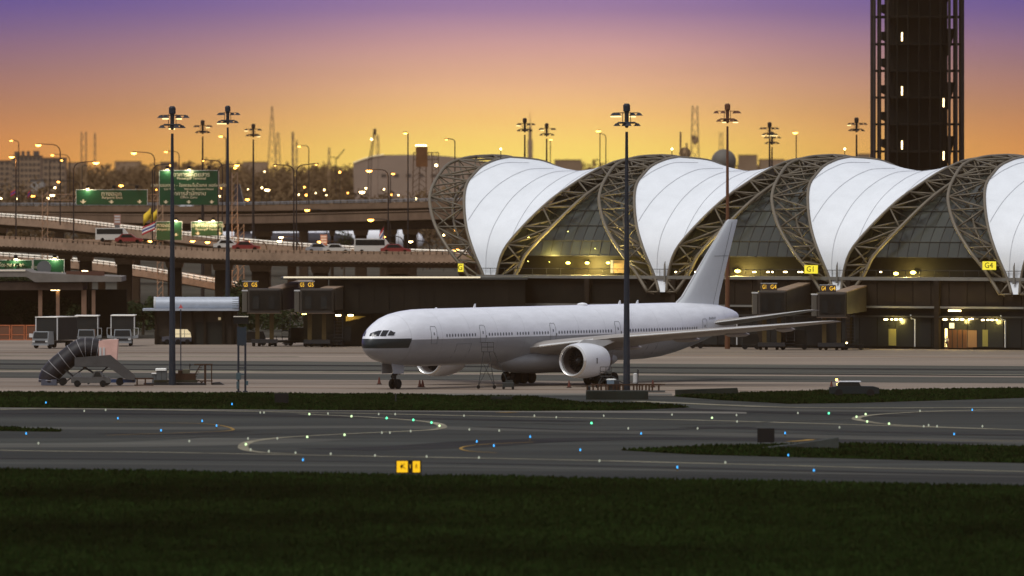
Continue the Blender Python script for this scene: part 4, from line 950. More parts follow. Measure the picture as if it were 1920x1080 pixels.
# ------------------------------------------------------------------ street lamps
def street_lamp(px, ptop, hx, hy, D, label, pbase=None, lit=True, m=None, orange=True, r_=.10, bulb=.36, grp='curved arm street lamps along the elevated roads'):
    zb = ZZ(pbase, D) if pbase else 0
    t_ = thing('street_lamp', label, 'street lamp', (XX(px, D), D, zb), 0, grp)
    zt_ = ZZ(ptop, D) - zb; hz = ZZ(hy, D) - zb; ax = XX(hx, D) - XX(px, D); s_ = 1 if ax > 0 else -1
    rad = min(abs(ax) * .35, 1.3)
    pts = [(0, 0, 0), (0, 0, zt_ - rad)] + [(s_ * rad * (1 - math.cos(q)), 0, zt_ - rad + rad * math.sin(q)) for q in (R(30), R(60), R(90))] + [(ax - s_ * .3, 0, hz + .12)]
    MB().tube(pts, [r_ * 1.25, r_, r_ * .9, r_ * .85, r_ * .8, r_ * .7], 7).build('pole', m or MASTF, t_, True)
    hd = MB().hexa([(ax - .4, -.16, hz), (ax + .4, -.16, hz), (ax + .4, .16, hz), (ax - .4, .16, hz)], [(ax - .3, -.1, hz + .17), (ax + .3, -.1, hz + .17), (ax + .3, .1, hz + .17), (ax - .3, .1, hz + .17)]).build('lamp_head', m or MASTF, t_)
    bulb *= 1.2
    if lit and D < 1900 and bulb > .4:
        li = bpy.data.lights.new('street_lamp_light', 'POINT'); li.energy = 900; li.color = (1, .45, .12); li.shadow_soft_size = .3
        lo_ = bpy.data.objects.new('street_lamp_light', li); col.objects.link(lo_); lo_.parent = t_; lo_.location = (ax, -.2, hz - bulb - .35)
    if lit: MB().lathe([(.02, -bulb * .7), (bulb * .7, -bulb * .5), (bulb, -.02 - bulb * .1), (bulb * .8, -.01)], 12, (ax, 0, hz - .02)).build('lamp_lens', LAMPO if orange else LAMPW, hd)
    return t_
SL = [
 (35, 264, 21, 263, 2390, 'street lamp at the far left edge before the apartment block', 386, 1, .28),
 (113, 271, 72, 271, 1880, 'brightest tall street lamp in front of the apartment blocks', 422, 1, .42),
 (131, 290, 98, 290, 2380, 'street lamp right beside the tall bright one at the left', 386, 1, .3),
 (93, 301, 115, 300, 2370, 'street lamp with its arm reaching right at the left side', 386, 1, .3),
 (138, 304, 180, 304, 1716, 'street lamp with bright star lamp reaching right above the exit sign', 457, 1, .45),
 (154, 311, 161, 311, 2360, 'small unlit street lamp behind the airport exit sign', 386, 0, .2),
 (150, 340, 110, 340, 2500, 'low street lamp left of the airport exit sign', 386, 1, .36),
 (267, 347, 227, 347, 2450, 'bright street lamp just above the airport exit sign', 386, 1, .45),
 (290, 286, 251, 286, 1875, 'bright street lamp between the two upper green signs', 435, 1, .42),
 (286, 309, 321, 309, 1714, 'street lamp reaching right towards the thick mast', 464, 1, .26),
 (336, 284, 311, 284, 2350, 'small street lamp behind the large green sign', 386, 1, .3),
 (424, 258, 414, 255, 2340, 'street lamp close left of the second dark high mast', 386, 1, .34),
 (417, 301, 381, 301, 1862, 'street lamp with its arm reaching left over the large green sign', 450, 1, .14),
 (409, 309, 444, 309, 1713, 'street lamp with twin bright lamps right of the large green sign', 467, 1, .36),
 (433, 315, 441, 314, 2330, 'short street lamp between the large green sign and aircraft tail', 386, 1, .32),
 (551, 310, 516, 310, 1712, 'street lamp with left reaching arm of the close unlit pair', 472, 1, .12),
 (556, 309, 593, 308, 1709, 'street lamp with right reaching arm of the close unlit pair', 472, 1, .12),
 (579, 273, 561, 274, 2320, 'slender street lamp between the mast and the crane', 383, 1, .26),
 (728, 318, 692, 319, 1706, 'bright street lamp left of the lattice sign tower', 472, 1, .42),
 (732, 324, 737, 325, 2290, 'small double street lamp behind the bright one', 381, 1, .3),
 (765, 250, 760, 249, 1700, 'tall slim lamp mast left of the lattice sign tower', 475, 1, .28),
 (853, 261, 837, 261, 1900, 'slender street lamp left of the first vault', 400, 1, .18),
 (1136, 252, 1121, 249, 2200, 'street lamp behind the sagging top of the first vault', 345, 0, .2),
 (1125, 245, 1122, 245, 2210, 'glowing lamp pole behind the sagging top of the first vault', 345, 1, .42),
 (1032, 262, 1033, 261, 2400, 'faint lamp pole just right of the lower slim mast', 345, 1, .3),
 (1493, 249, 1491, 248, 2100, 'glowing lamp pole left of the third vault', 345, 1, .42),
 (30, 293, 22, 293, 1720, 'orange lamp at the left picture edge under the apartment block', 450, 1, .36),
 (130, 447, 87, 447, 1765, 'low orange lamp near the left end of the nearest viaduct', 500, 1, .42),
 (226, 449, 182, 449, 1765, 'low orange lamp left of the blurred white van', 505, 1, .45),
 (320, 451, 282, 451, 1765, 'low orange lamp below the hanging flags', 505, 1, .36),
 (425, 452, 361, 451, 1762, 'low orange lamp between the two dark masts', 505, 1, .36),
 (430, 453, 389, 453, 1768, 'low orange lamp beside the lower passenger terminal sign', 505, 1, .36),
 (500, 452, 463, 452, 1760, 'low orange lamp above the red car', 505, 1, .36),
 (566, 444, 527, 444, 1790, 'upper lamp of the stacked pair left of the white airliner', 505, 1, .34),
 (562, 451, 524, 451, 1756, 'lower lamp of the stacked pair left of the white airliner', 505, 1, .34),
 (640, 452, 600, 452, 1752, 'upper lamp of the stacked pair before the brown pillar', 505, 1, .38),
 (642, 461, 601, 461, 1735, 'lower lamp of the stacked pair before the brown pillar', 505, 1, .42),
 (745, 454, 707, 454, 1750, 'low orange lamp right of the striped flag', 505, 1, .42),
 (757, 443, 719, 443, 1785, 'small lamp at the tip of the striped flag', 505, 1, .32),
 (806, 452, 770, 452, 1745, 'low orange lamp under the nose of the white parked airliner', 505, 1, .32),
 (613, 393, 576, 393, 2190, 'orange lamp in front of the middle flyover beam', 440, 1, .45),
 (732, 411, 695, 411, 2000, 'bright orange lamp on the middle flyover right half', 460, 1, .5),
 (893, 467, 855, 467, 1640, 'orange lamp behind the foot of the first truss', 505, 1, .4),
 (166, 507, 159, 507, 1500, 'bright white star lamp above the low canopy building', None, 1, .4),
 (506, 355, 501, 355, 2600, 'bright white flood lamp before the hazy trees at left centre', 386, 1, .55),
 (684, 359, 679, 359, 2600, 'bright white flood lamp before the hazy hall', 386, 1, .6),
 (104, 365, 98, 365, 2550, 'white flood lamp cluster left of the airport exit sign', 386, 1, .5),
 (470, 373, 464, 373, 2500, 'orange lamp at the foot of the dark aircraft tail', 386, 1, .45),
]
for (px, pt, hx, hy, D, lab, pb, lit, bulb) in SL:
    street_lamp(px, pt, hx, hy, D, lab, pb, bool(lit), orange=('white' not in lab), bulb=bulb)
# scattered small lights in the hazy district behind
far_pts = [(415, 353, .2), (465, 355, .2), (491, 352, .3), (571, 351, .3), (608, 356, .3), (560, 365, .24), (574, 366, .36), (592, 362, .2), (612, 366, .2), (652, 362, .26), (686, 353, .3), (720, 355, .26), (734, 365, .24), (747, 366, .24), (780, 373, .32), (637, 323, .36), (496, 322, .24), (818, 310, .5), (60, 368, .3), (31, 373, .24), (2, 372, .3), (64, 368, .24), (103, 352, .34), (90, 372, .34), (293, 356, .2), (412, 368, .24), (440, 405, .2), (502, 434, .3), (793, 424, .2), (832, 441, .3), (853, 433, .24), (430, 393, .2)]
FPn = ordinals([(a, b_) for a, b_, _ in far_pts], [(345, 'above the hazy woodland'), (356, 'in the upper row before the trees'), (367, 'in the middle row before the trees'), (376, 'just above the highest flyover rail'), (460, 'between the flyovers')])
for i, (px, py, r_) in enumerate(far_pts):
    r_ *= .7
    D = 2700.0 if py < 372 else 2460.0
    t_ = thing('yard_lamp', 'small warm yard lamp, ' + FPn[(px, py)], 'lamp', (XX(px, D), D, 0), 0, 'small lights in the hazy district')
    z = ZZ(py, D); MB().tube([(0, 0, 0), (0, 0, z)], .07, 5).build('pole', MASTF, t_)
    MB().lathe([(.02, -r_), (r_ * .8, -r_ * .5), (r_, 0), (r_ * .8, r_ * .5), (.02, r_)], 8, (0, 0, z)).build('lamp_globe', LAMPW if i % 3 else LAMPO, t_)
# roof lights on the vault crests
for i, px in enumerate((939, 1260, 1584)):
    D = 1405 + 1; p = P(px, 293, 1450); t_ = thing('roof_beacon', ('short beacon post on the first vault crest', 'short beacon post on the second vault crest', 'short beacon post on the third vault crest')[i], 'beacon', p, 0, 'beacon posts on the vaults')
    MB().tube([(0, 0, -.4), (0, 0, .9)], .05, 6).build('post', MASTF, t_); MB().lathe([(.02, .85), (.12, .9), (.14, 1.0), (.1, 1.1), (.02, 1.14)], 8).build('lens', LAMPW, t_)

# ------------------------------------------------------------------ green road signs
ARR = [(-.5, .12), (-.16, .06), (-.16, .45), (.16, .45), (.16, .06), (.5, .12), (.0, -.45)]
ARR = [(-.75, .18), (-.2, .02), (-.2, .45), (.2, .45), (.2, .02), (.75, .18), (0, -.5)]
def sign(x0, x1, y0, y1, D, label, rows_, lamps, arrows, gantry=None, lit=()):
    t_ = thing('road_sign', label, 'road sign', (XX((x0 + x1) / 2, D), D, 0), 0, 'green overhead direction signs')
    w = (XX(x1, D) - XX(x0, D)) / 2; z0, z1 = ZZ(y1, D), ZZ(y0, D)
    pnl = MB().box(-w, w, -.08, .08, z0, z1).build('panel', GREEN, t_)
    MB().box(-w - .05, w + .05, -.12, .1, z1, z1 + .06).build('top_rim', DWHT, t_)
    MB().box(-w - .06, -w, -.12, .1, z0, z1).build('side_rim', DWHT, t_); MB().box(w, w + .06, -.12, .1, z0, z1).build('side_rim', DWHT, t_)
    for (txt, px, py, size, sx_) in rows_: letter(txt, size, SIGNW, t_, (XX(px, D) - XX((x0 + x1) / 2, D), -.12, ZZ(py, D)), sx=sx_, depth_=.01)
    for px, py, sz in arrows:
        ax = XX(px, D) - XX((x0 + x1) / 2, D); az_ = ZZ(py, D); MB().prism([(ax + a * sz, az_ + b_ * sz) for a, b_ in ARR], -.12, -.10).build('arrow', SIGNW, t_)
    for px in lamps:
        lx = XX(px, D) - XX((x0 + x1) / 2, D)
        lm = MB().bbox(lx - .28, lx + .28, -1.0, -.5, z1 + .25, z1 + .75, .08).build('sign_lamp', BLK, t_)
        MB().bar((lx - .25, .0, z1 + .06), (lx - .1, -.6, z1 + .4), .06).build('lamp_arm', DWHT, lm)
        if px in lit:
            MB().box(lx - .22, lx + .22, -.95, -.6, z1 + .19, z1 + .245).build('lamp_lens', LAMPW, lm)
            li = bpy.data.lights.new('sign_lamp_light', 'POINT'); li.energy = 260; li.color = (1, .92, .6); li.shadow_soft_size = .12
            lo_ = bpy.data.objects.new('sign_lamp_light', li); col.objects.link(lo_); lo_.parent = t_; lo_.location = (lx, -.75, z1 + .05)
    if gantry:
        gx = [XX(g, D) - XX((x0 + x1) / 2, D) for g in gantry]
        zg = (z0 + z1) / 2
        mb = MB()
        for g in gx:
            for d_ in (-.45, .45):
                mb.tube([(g + d_, .6, 0), (g + d_, .6, z1 - .3)], .07, 6)
            for k in range(int(z1 / 1.1)): mb.tube([(g - .45, .6, k * 1.1), (g + .45, .6, k * 1.1 + 1.1)], .045, 4)
        mb.build('gantry_post', VIAL, t_)
        mb = MB()
        for z in (zg - .5, zg + .5): mb.tube([(min(gx), .6, z), (max(gx), .6, z)], .07, 6)
        k = min(gx)
        while k < max(gx) - 1: mb.tube([(k, .6, zg - .5), (k + .6, .6, zg + .5)], .045, 4); mb.tube([(k + .6, .6, zg + .5), (k + 1.2, .6, zg - .5)], .045, 4); k += 1.2
        mb.build('gantry_beam', VIAL, t_)
    return t_
sign(143, 276, 356, 384, 1780, 'wide green exit sign lit at its left end, above the ramp', [('ทางออก', 209, 363.5, 1.05, 1.0), ('Airport Exit', 210, 370.5, .62, 1.15)], (165, 214, 257), [(156, 378, .75), (209, 378.3, .65), (262, 378, .65)], (84, 300), lit=(165,))
sign(299, 410, 320, 384, 1765, 'largest green sign for passenger terminal, car park and office zone', [('อาคารผู้โดยสาร', 359, 327.5, 1.0, 1.0), ('Passenger Terminal', 359, 334.6, .58, 1.05), ('อาคารจอดรถ - โรงแรมโนโวเทล แอร์พอร์ต', 354, 347.5, .72, 1.05), ('Car Park', 318, 354.5, .5, 1.05), ('Novotel Airport Hotel', 373, 354.5, .5, 1.05), ('อาคารสำนักงาน', 354, 363, .92, 1.0), ('Office Zone', 354, 370, .55, 1.05)], (314, 355, 392), [(311, 378.5, .6), (354, 378.5, .6), (397, 378.5, .6)], (440,), lit=(314, 355))
sign(293, 341, 416, 450, 1775, 'lower green exit sign behind the thick mast, lit from above', [('ทางออก', 310, 422.5, .9, 1.0), ('Airport Exit', 310, 430, .55, 1.0)], (330,), [(330, 440, .5)], lit=(330,))
sign(359, 417, 416, 442, 1775, 'lower green passenger terminal sign lit brightly with yellow lettering', [('อาคารผู้โดยสาร', 390, 422.5, 1.0, .9), ('Passenger Terminal', 390, 430, .56, .95)], (375, 400), [(371, 437.5, .6), (412, 437.5, .6)], (452,), lit=(375, 400))
sg = sign(63, 120, 487, 520, 1560, 'bright green sign above the low roof with a white arrow', [('ผู้โดยสารขาเข้า', 76, 501, .6, .8)], (103,), [], lit=(103,))
MB().prism([(1.2, ZZ(513, 1560) - .1), (1.9, ZZ(513, 1560) - .1), (1.9, ZZ(513, 1560) - .28), (2.3, ZZ(513, 1560) + .02), (1.9, ZZ(513, 1560) + .32), (1.9, ZZ(513, 1560) + .14), (1.2, ZZ(513, 1560) + .14)], -.12, -.10).build('arrow', SIGNW, sg)
MB().lathe([(1.05, -.3), (1.05, .3)], 20, (-.65, -.8, ZZ(502, 1560)), 'y', True).build('round_plate', GRY, sg)
sign(-12, 60, 488, 508, 1562, 'dim green sign at the left edge behind leaves', [('ผู้โดยสารขาออก', 20, 497, .7, .9)], (30,), [], lit=(30,))
# flags
def flag(px, py, D, label, cols, h, w, zbase=470):
    t_ = thing('flag', label, 'flag', (XX(px, D), D, ZZ(zbase, D)), 0, 'flags along the ramp')
    zt_ = ZZ(py, D) - ZZ(zbase, D); MB().tube([(0, 0, 0), (0, 0, zt_)], .05, 6).build('pole', MASTF, t_)
    n = len(cols)
    for i, c_ in enumerate(cols):
        rows2 = []
        for a in (0, 1):
            rr = []
            for j in range(7):
                u = j / 6; v = (i + a) / n; x_ = -u * w * .55 + .1 * math.sin(u * 5 + v); z_ = zt_ - v * h - u * h * .75
                rr.append((x_ - v * .1, .12 * math.sin(u * 9), z_))
            rows2.append(rr)
        ob = MB().grid(rows2).build('stripe' if n > 1 else 'cloth', c_, t_, True, fix=False)
        md = ob.modifiers.new('t', 'SOLIDIFY'); md.thickness = .02
FY = mat('flag_yellow', (.75, .50, .04), .8); FR = mat('flag_red', (.5, .04, .05), .8); FB = mat('flag_blue', (.04, .05, .25), .8); FW = mat('flag_white', (.7, .66, .6), .8)
flag(283, 388, 1850, 'yellow flag on the left of the hanging pair by the ramp', [FY], 1.9, 2.2, 440)
flag(295, 390, 1850, 'yellow flag on the right of the hanging pair by the ramp', [FY], 1.7, 2.0, 440)
flag(291, 415, 1700, 'striped red white and blue flag below the yellow flags', [FR, FW, FB, FW, FR], 1.3, 3.6, 470)
flag(720, 421, 1720, 'striped red white and blue flag before the white parked airliner', [FR, FW, FB, FW, FR], 2.2, 1.2, 476)
flag(30, 354, 2400, 'dark striped flag at the far left edge', [FR, FB, FR], 1.1, 2.0, 386)
flag(57, 353, 2400, 'dark striped flag right of the far left one', [FR, FB, FR], 1.5, .9, 386)
# brown pillar signs on the viaduct
for px, y0, y1, D, lab in ((220, 402, 446, 1740, 'pale boxy pillar sign standing on the ramp left of the flags'), (607, 440, 458, 1740, 'pale boxy pillar sign before the white parked airliner')):
    t_ = thing('pillar_sign', lab, 'sign', (XX(px, D), D, ZZ(y1 + 20, D)), 0, 'pillar signs on the viaduct')
    zt_ = ZZ(y0, D) - ZZ(y1 + 20, D); MB().box(-.55, .55, -.1, .1, zt_ - 1.7, zt_).build('panel', mat('sign_pinkish', (.32, .17, .13), .7), t_)
    for k in range(3): MB().box(-.45, .45, -.13, -.1, zt_ - .45 - k * .45, zt_ - .2 - k * .45).build('sign_row', DWHT, t_)
    MB().box(-.4, .4, -.1, .15, 0, zt_ - 1.7).build('pillar', GRY, t_)

# ------------------------------------------------------------------ lattice sign tower
Ds = 2500.0
st = thing('lattice_tower', 'lattice tower carrying a dark box with lamps beside the first vault', 'tower', (XX(791, Ds), Ds, 0))
BXM = mat('tower_box', (.16, .07, .03), .8, 0, .1, (.5, .2, 3)); LTM = mat('lattice_brown', (.10, .055, .03), .8)
z0, z1 = ZZ(313, Ds), ZZ(275, Ds)
MB().box(-1.4, 1.35, -.6, .6, z0, z1).build('box', BXM, st)
for k in range(5): MB().lathe([(.02, -.2), (.22, 0), (.02, .2)], 8, (-1.3 + k * .55, -.3, z1 + .3)).build('lamp', LAMPW, st)
mb = MB()
for x in (-1.9, -.5, 1.0, 2.4, 3.9):
    mb.tube([(x - .7 * (1 if x < 0 else -.3), 0, 0), (x, 0, ZZ(286, Ds) if x in (-1.9, 2.4, 3.9) else z0)], .12, 5)
for z in (ZZ(286, Ds), ZZ(299, Ds)): mb.tube([(1.3, 0, z), (3.9, 0, z)], .1, 4); mb.tube([(-1.9, 0, z), (-1.4, 0, z)], .1, 4)
for k in range(6):
    z = ZZ(375, Ds) + k * 1.3; mb.tube([(-2.3, 0, z), (-.6, 0, z + 1.3)], .06, 4); mb.tube([(1.1, 0, z), (-.6, 0, z + 1.3)], .06, 4); mb.tube([(2.2, 0, z), (4.0, 0, z + 1.3)], .06, 4)
for k in range(4): mb.tube([(1.5 + k * .6, 0, ZZ(286, Ds)), (1.8 + k * .6, 0, ZZ(299, Ds))], .05, 4)
mb.build('lattice', LTM, st)

# ------------------------------------------------------------------ far white airliner and tail
def far_airliner(px_n, px_t, D, sgn, label, m, zsc=1.0):
    L_ = abs(XX(px_t, D) - XX(px_n, D)); t_ = thing('far_airliner', label, 'airliner', (XX(px_n, D), D, 0), PI if sgn > 0 else 0)
    k = L_ / 73.1
    rings = [[(a * k, y * 1.0, 5.45 + (z - 5.45) * 1.0) for (_, y, z) in fring(a, 24)] for a in sts if a * k < L_]
    MB().loft(rings).build('fuselage', m, t_, True)
    MB().loft([[(L_ - 9, -.2, 7.5), (L_ - 1.5, -.2, 7.5), (L_ - 1.5, .2, 7.5), (L_ - 9, .2, 7.5)], [(L_ - 2.4, -.1, 17), (L_ - .2, -.1, 17), (L_ - .2, .1, 17), (L_ - 2.4, .1, 17)]]).build('fin', m, t_)
    for s_ in (-1, 1):
        MB().loft([foil((L_ * .36, s_ * 2, 4), (L_ * .56, s_ * 2, 3.8), 1.3), foil((L_ * .62, s_ * 30, 7), (L_ * .66, s_ * 30, 7), .25)]).build('wing', WUP, t_)
        MB().lathe([(1.5, 0), (1.8, .5), (1.85, 2.5), (1.4, 5)], 20, (L_ * .36, s_ * 9.6, 2.6), 'x', True).build('engine', m, t_, True)
        MB().tube([(L_ * .5, s_ * 5, 0), (L_ * .5, s_ * 5, 3.5)], .4, 8).build('gear', DGRY, t_)
    MB().tube([(6, 0, 0), (6, 0, 3)], .3, 8).build('gear', DGRY, t_)
    return t_
FWH = mat('far_airliner_white', (.85, .85, .88), .4, 0, .3)
fa = far_airliner(799, 330, 2780, 1, 'white airliner parked behind the middle flyover with its nose pointing right', FWH)
PUR = mat('livery_blue', (.12, .12, .30), .5)
MB().hexa([(38 * .9, 2.9, 4.6), (30, 2.9, 4.6), (30, 3.16, 4.6), (38 * .9, 3.16, 4.6)], [(33, 2.6, 7.0), (25, 2.6, 7.0), (25, 2.9, 7.0), (33, 2.9, 7.0)]).build('livery_patch', PUR, fa)
Dq = 2520.0
ft = thing('tail_fin', 'dark tail fin of a parked aircraft right of the large green sign', 'aircraft tail', (XX(450, Dq), Dq, 0))
FINM = mat('fin_dark_blue', (.03, .03, .04), .5)
MB().hexa([(-1.4, -.2, 8), (2.6, -.2, 8), (2.6, .2, 8), (-1.4, .2, 8)], [(-1.3, -.15, ZZ(345, Dq)), (-.1, -.15, ZZ(345, Dq)), (-.1, .15, ZZ(345, Dq)), (-1.3, .15, ZZ(345, Dq))]).build('fin', FINM, ft)
MB().tube([(2.6, 0, 8), (-.1, 0, ZZ(345, Dq))], .08, 6).build('leading_edge', BRT, ft)
MB().lathe([(.2, -3), (1.6, -1), (2.0, 4), (2.0, 22), (1.2, 26), (.1, 28)], 20, (0, 0, 6.5), 'x', True).build('fuselage', FINM, ft, True)
MB().box(4, 4.6, -.3, .3, 0, 5).build('gear', DGRY, ft); MB().box(20, 20.6, -.3, .3, 0, 5).build('gear', DGRY, ft)

# ------------------------------------------------------------------ trees
def leaf_mass(name, m, blobs, n, size, parent=None, **props):
    """blobs: (x,y,z,rx,ry,rz) ellipsoids filled with leaf clumps near their surface"""
    vol = np.array([b_[3] * b_[5] for b_ in blobs]); idx = rng.choice(len(blobs), n, p=vol / vol.sum()); B = np.array(blobs)[idx]
    d = rng.normal(size=(n, 3)); d /= np.linalg.norm(d, axis=1)[:, None]; rr = rng.uniform(.5, 1.08, n)[:, None]
    c = B[:, :3] + d * B[:, 3:] * rr
    a = rng.normal(size=(n, 3)); a /= np.linalg.norm(a, axis=1)[:, None]; b2 = np.cross(a, rng.normal(size=(n, 3))); b2 /= np.linalg.norm(b2, axis=1)[:, None]
    s = size * rng.uniform(.5, 1.3, n)[:, None]
    v = np.empty((n * 3, 3)); v[0::3] = c - a * s; v[1::3] = c + b2 * s * .8; v[2::3] = c + a * s
    v[:, 2] = np.maximum(v[:, 2], .05)
    me = bpy.data.meshes.new(name); me.from_pydata(v.tolist(), [], np.arange(n * 3).reshape(-1, 3).tolist()); me.materials.append(m)
    o = bpy.data.objects.new(name, me); col.objects.link(o)
    if parent: o.parent = parent
    for k, v_ in props.items(): o[k] = v_
    return o
def wood(prof_px, D, thick, n, size, m=LEAFF, step=22, name='woodland'):
    xs = [p[0] for p in prof_px]; ys = [p[1] for p in prof_px]; bl = []
    x = xs[0]
    while x < xs[-1]:
        top = ZZ(float(np.interp(x, xs, ys)), D) + random.uniform(-1, .3); w_ = step * D / F
        for k in range(3):
            dy = random.uniform(0, thick); hh = max(top, 3) * random.uniform(.8, 1.0) if k else max(top, 3)
            bl.append((XX(x, D) + random.uniform(-.5, .5) * w_, D + dy, hh * .52, w_ * random.uniform(.7, 1.2), w_ * 1.1, hh * .48))
        x += step * random.uniform(.7, 1.2)
    return leaf_mass(name, m, bl, n, size, kind='stuff')
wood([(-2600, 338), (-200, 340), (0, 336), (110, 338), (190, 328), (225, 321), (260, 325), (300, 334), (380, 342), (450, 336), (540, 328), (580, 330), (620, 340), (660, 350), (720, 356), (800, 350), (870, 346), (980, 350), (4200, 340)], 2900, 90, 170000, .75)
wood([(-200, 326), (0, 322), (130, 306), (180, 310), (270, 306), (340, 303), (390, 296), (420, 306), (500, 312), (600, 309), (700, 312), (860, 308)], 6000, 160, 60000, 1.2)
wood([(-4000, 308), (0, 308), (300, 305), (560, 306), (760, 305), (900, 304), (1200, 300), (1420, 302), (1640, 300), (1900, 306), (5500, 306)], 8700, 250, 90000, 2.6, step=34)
def tree(px, ptop, pbase, w, label, D=None, palm=False, n=1600):
    D = D or depth(pbase); hgt = ZZ(ptop, D); t_ = thing('palm_tree' if palm else 'tree', label, 'tree', (XX(px, D), D, 0), 0, 'trees under the viaducts')
    MB().tube([(0, 0, 0), (.1, 0, hgt * .35), (.0, .1, hgt * .7)], [.22, .16, .08], 8).build('trunk', BARK, t_, True)
    if palm:
        mb = MB()
        for k in range(22):
            a = 2 * PI * k / 22 + random.random() * .3; up_ = random.uniform(.2, 1.0); L_ = w * random.uniform(.8, 1.1); c_, s_ = math.cos(a), math.sin(a)
            pts = [Vector((c_ * L_ * u, s_ * L_ * u, hgt * .72 + up_ * u * L_ * .8 - u * u * L_ * (.6 + .5 * (1 - up_)))) for u in (0, .25, .5, .75, 1)]
            for i in range(4):
                side = Vector((-s_, c_, -.35)) * .28 * w / 2 * (1 - .2 * i); side2 = Vector((s_, -c_, -.35)) * .28 * w / 2 * (1 - .2 * i)
                for sd_ in (side, side2):
                    for q in range(3): p = pts[i].lerp(pts[i + 1], q / 3); mb.add([p, pts[i].lerp(pts[i + 1], (q + .6) / 3), p + sd_ + Vector((c_, s_, 0)) * .2], [(0, 1, 2)])
        mb.build('crown', LEAF, t_, fix=False)
    else:
        for k in range(4):
            a = random.random() * 6.28; MB().tube([(0, 0, hgt * .35), (math.cos(a) * w * .4, math.sin(a) * w * .4, hgt * .65)], [.09, .04], 6).build('limb', BARK, t_)
        bl = [(random.uniform(-.45, .45) * w, random.uniform(-.4, .4) * w, hgt * random.uniform(.45, .82), w * random.uniform(.25, .45), w * .35, hgt * random.uniform(.14, .22)) for _ in range(9)]
        leaf_mass('crown', LEAF, bl, n, .32, t_)
for a in ((205, 560, 628, 2.6, 'bushy dark tree behind the middle service truck'), (238, 545, 630, 3.4, 'tall dark palm behind the right service truck', None, True), (268, 556, 628, 3.2, 'dark leafy tree beside the silver canopy building'), (330, 540, 622, 3.0, 'dark palm above the silver canopy roof', None, True),
          (437, 524, 622, 3.6, 'rounded dark tree squeezed between mast and jet bridge'), (40, 556, 632, 4.2, 'broad dark tree below the low canopy at the left'), (118, 552, 632, 3.6, 'dark tree between the canopy columns'), (150, 566, 634, 2.4, 'small dark tree right of the canopy column'), (25, 482, 634, 5.5, 'leafy tree whose crown covers the dim green sign', 1520.0), (300, 552, 622, 3.0, 'dark tree just right of the thick mast'), (90, 560, 630, 3.0, 'dark tree left of the canopy column')):
    tree(*a)
# hedges and dark shrubs under the viaduct
leaf_mass('shrubbery', LEAF, [(XX(x, 1560), 1560 + random.uniform(-8, 8), 1.6, 3, 3, 1.9) for x in range(-60, 560, 26)], 9000, .4, kind='stuff')
t_ = tree(645, 423, 470, 2.6, 'small green tree between the middle flyover piers', 2300, False, 900)

# ------------------------------------------------------------------ far district: hall, apartment blocks, skyline
def building(px0, px1, ptop, D, dep, label, m, name='building', rows_=0, cols_=0, extra=None, cat='building', group='hazy buildings on the horizon'):
    x0, x1 = XX(px0, D), XX(px1, D); w = x1 - x0; zt_ = ZZ(ptop, D)
    t_ = thing(name, label, cat, (x0, D, 0), 0, group)
    MB().box(0, w, 0, dep, 0, zt_).build('wall', m, t_)
    MB().box(-.2, w + .2, -.3, dep + .2, zt_, zt_ + .35).build('roof', FARD, t_)
    if rows_:
        me = MB().box(-.5 * w / cols_ * .62, .5 * w / cols_ * .62, -.12, 0, 0, zt_ / rows_ * .5).mesh('window', FARW)
        for r_ in range(rows_):
            for c_ in range(cols_):
                if ZZ(382, D) > (r_ + .3) * zt_ / rows_: continue
                inst(me, 'window', t_, ((c_ + .5) * w / cols_, 0, (r_ + .3) * zt_ / rows_))
    if extra: extra(t_, w, zt_, dep)
    return t_
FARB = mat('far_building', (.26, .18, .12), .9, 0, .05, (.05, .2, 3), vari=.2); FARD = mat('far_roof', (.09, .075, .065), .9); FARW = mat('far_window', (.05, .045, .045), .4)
def tanks(xs):
    def f(t_, w, z, dep):
        for x, ww, h in xs: MB().box(x, x + ww, 2, 6, z + .3, z + h).build('roof_tank', FARD, t_)
    return f
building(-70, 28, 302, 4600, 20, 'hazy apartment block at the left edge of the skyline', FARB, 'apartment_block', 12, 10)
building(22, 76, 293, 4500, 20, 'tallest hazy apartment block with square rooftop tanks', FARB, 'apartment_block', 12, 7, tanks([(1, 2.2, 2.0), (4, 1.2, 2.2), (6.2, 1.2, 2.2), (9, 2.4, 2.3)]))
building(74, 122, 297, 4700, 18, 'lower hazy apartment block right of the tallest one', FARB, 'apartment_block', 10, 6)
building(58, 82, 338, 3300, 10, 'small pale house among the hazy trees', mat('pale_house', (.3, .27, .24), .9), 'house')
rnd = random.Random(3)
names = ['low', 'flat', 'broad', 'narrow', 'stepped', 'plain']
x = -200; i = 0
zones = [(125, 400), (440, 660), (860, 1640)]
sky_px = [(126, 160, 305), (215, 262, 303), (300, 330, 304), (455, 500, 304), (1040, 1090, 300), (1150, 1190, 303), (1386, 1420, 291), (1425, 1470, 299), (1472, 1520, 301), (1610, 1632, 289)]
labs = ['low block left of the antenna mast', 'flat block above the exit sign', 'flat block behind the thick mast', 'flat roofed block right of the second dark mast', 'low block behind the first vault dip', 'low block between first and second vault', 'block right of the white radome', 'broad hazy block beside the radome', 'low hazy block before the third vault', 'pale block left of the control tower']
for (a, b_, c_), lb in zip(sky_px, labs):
    building(a, b_, c_, 8200, 40, 'faint hazy ' + lb, FARB, rows_=0)
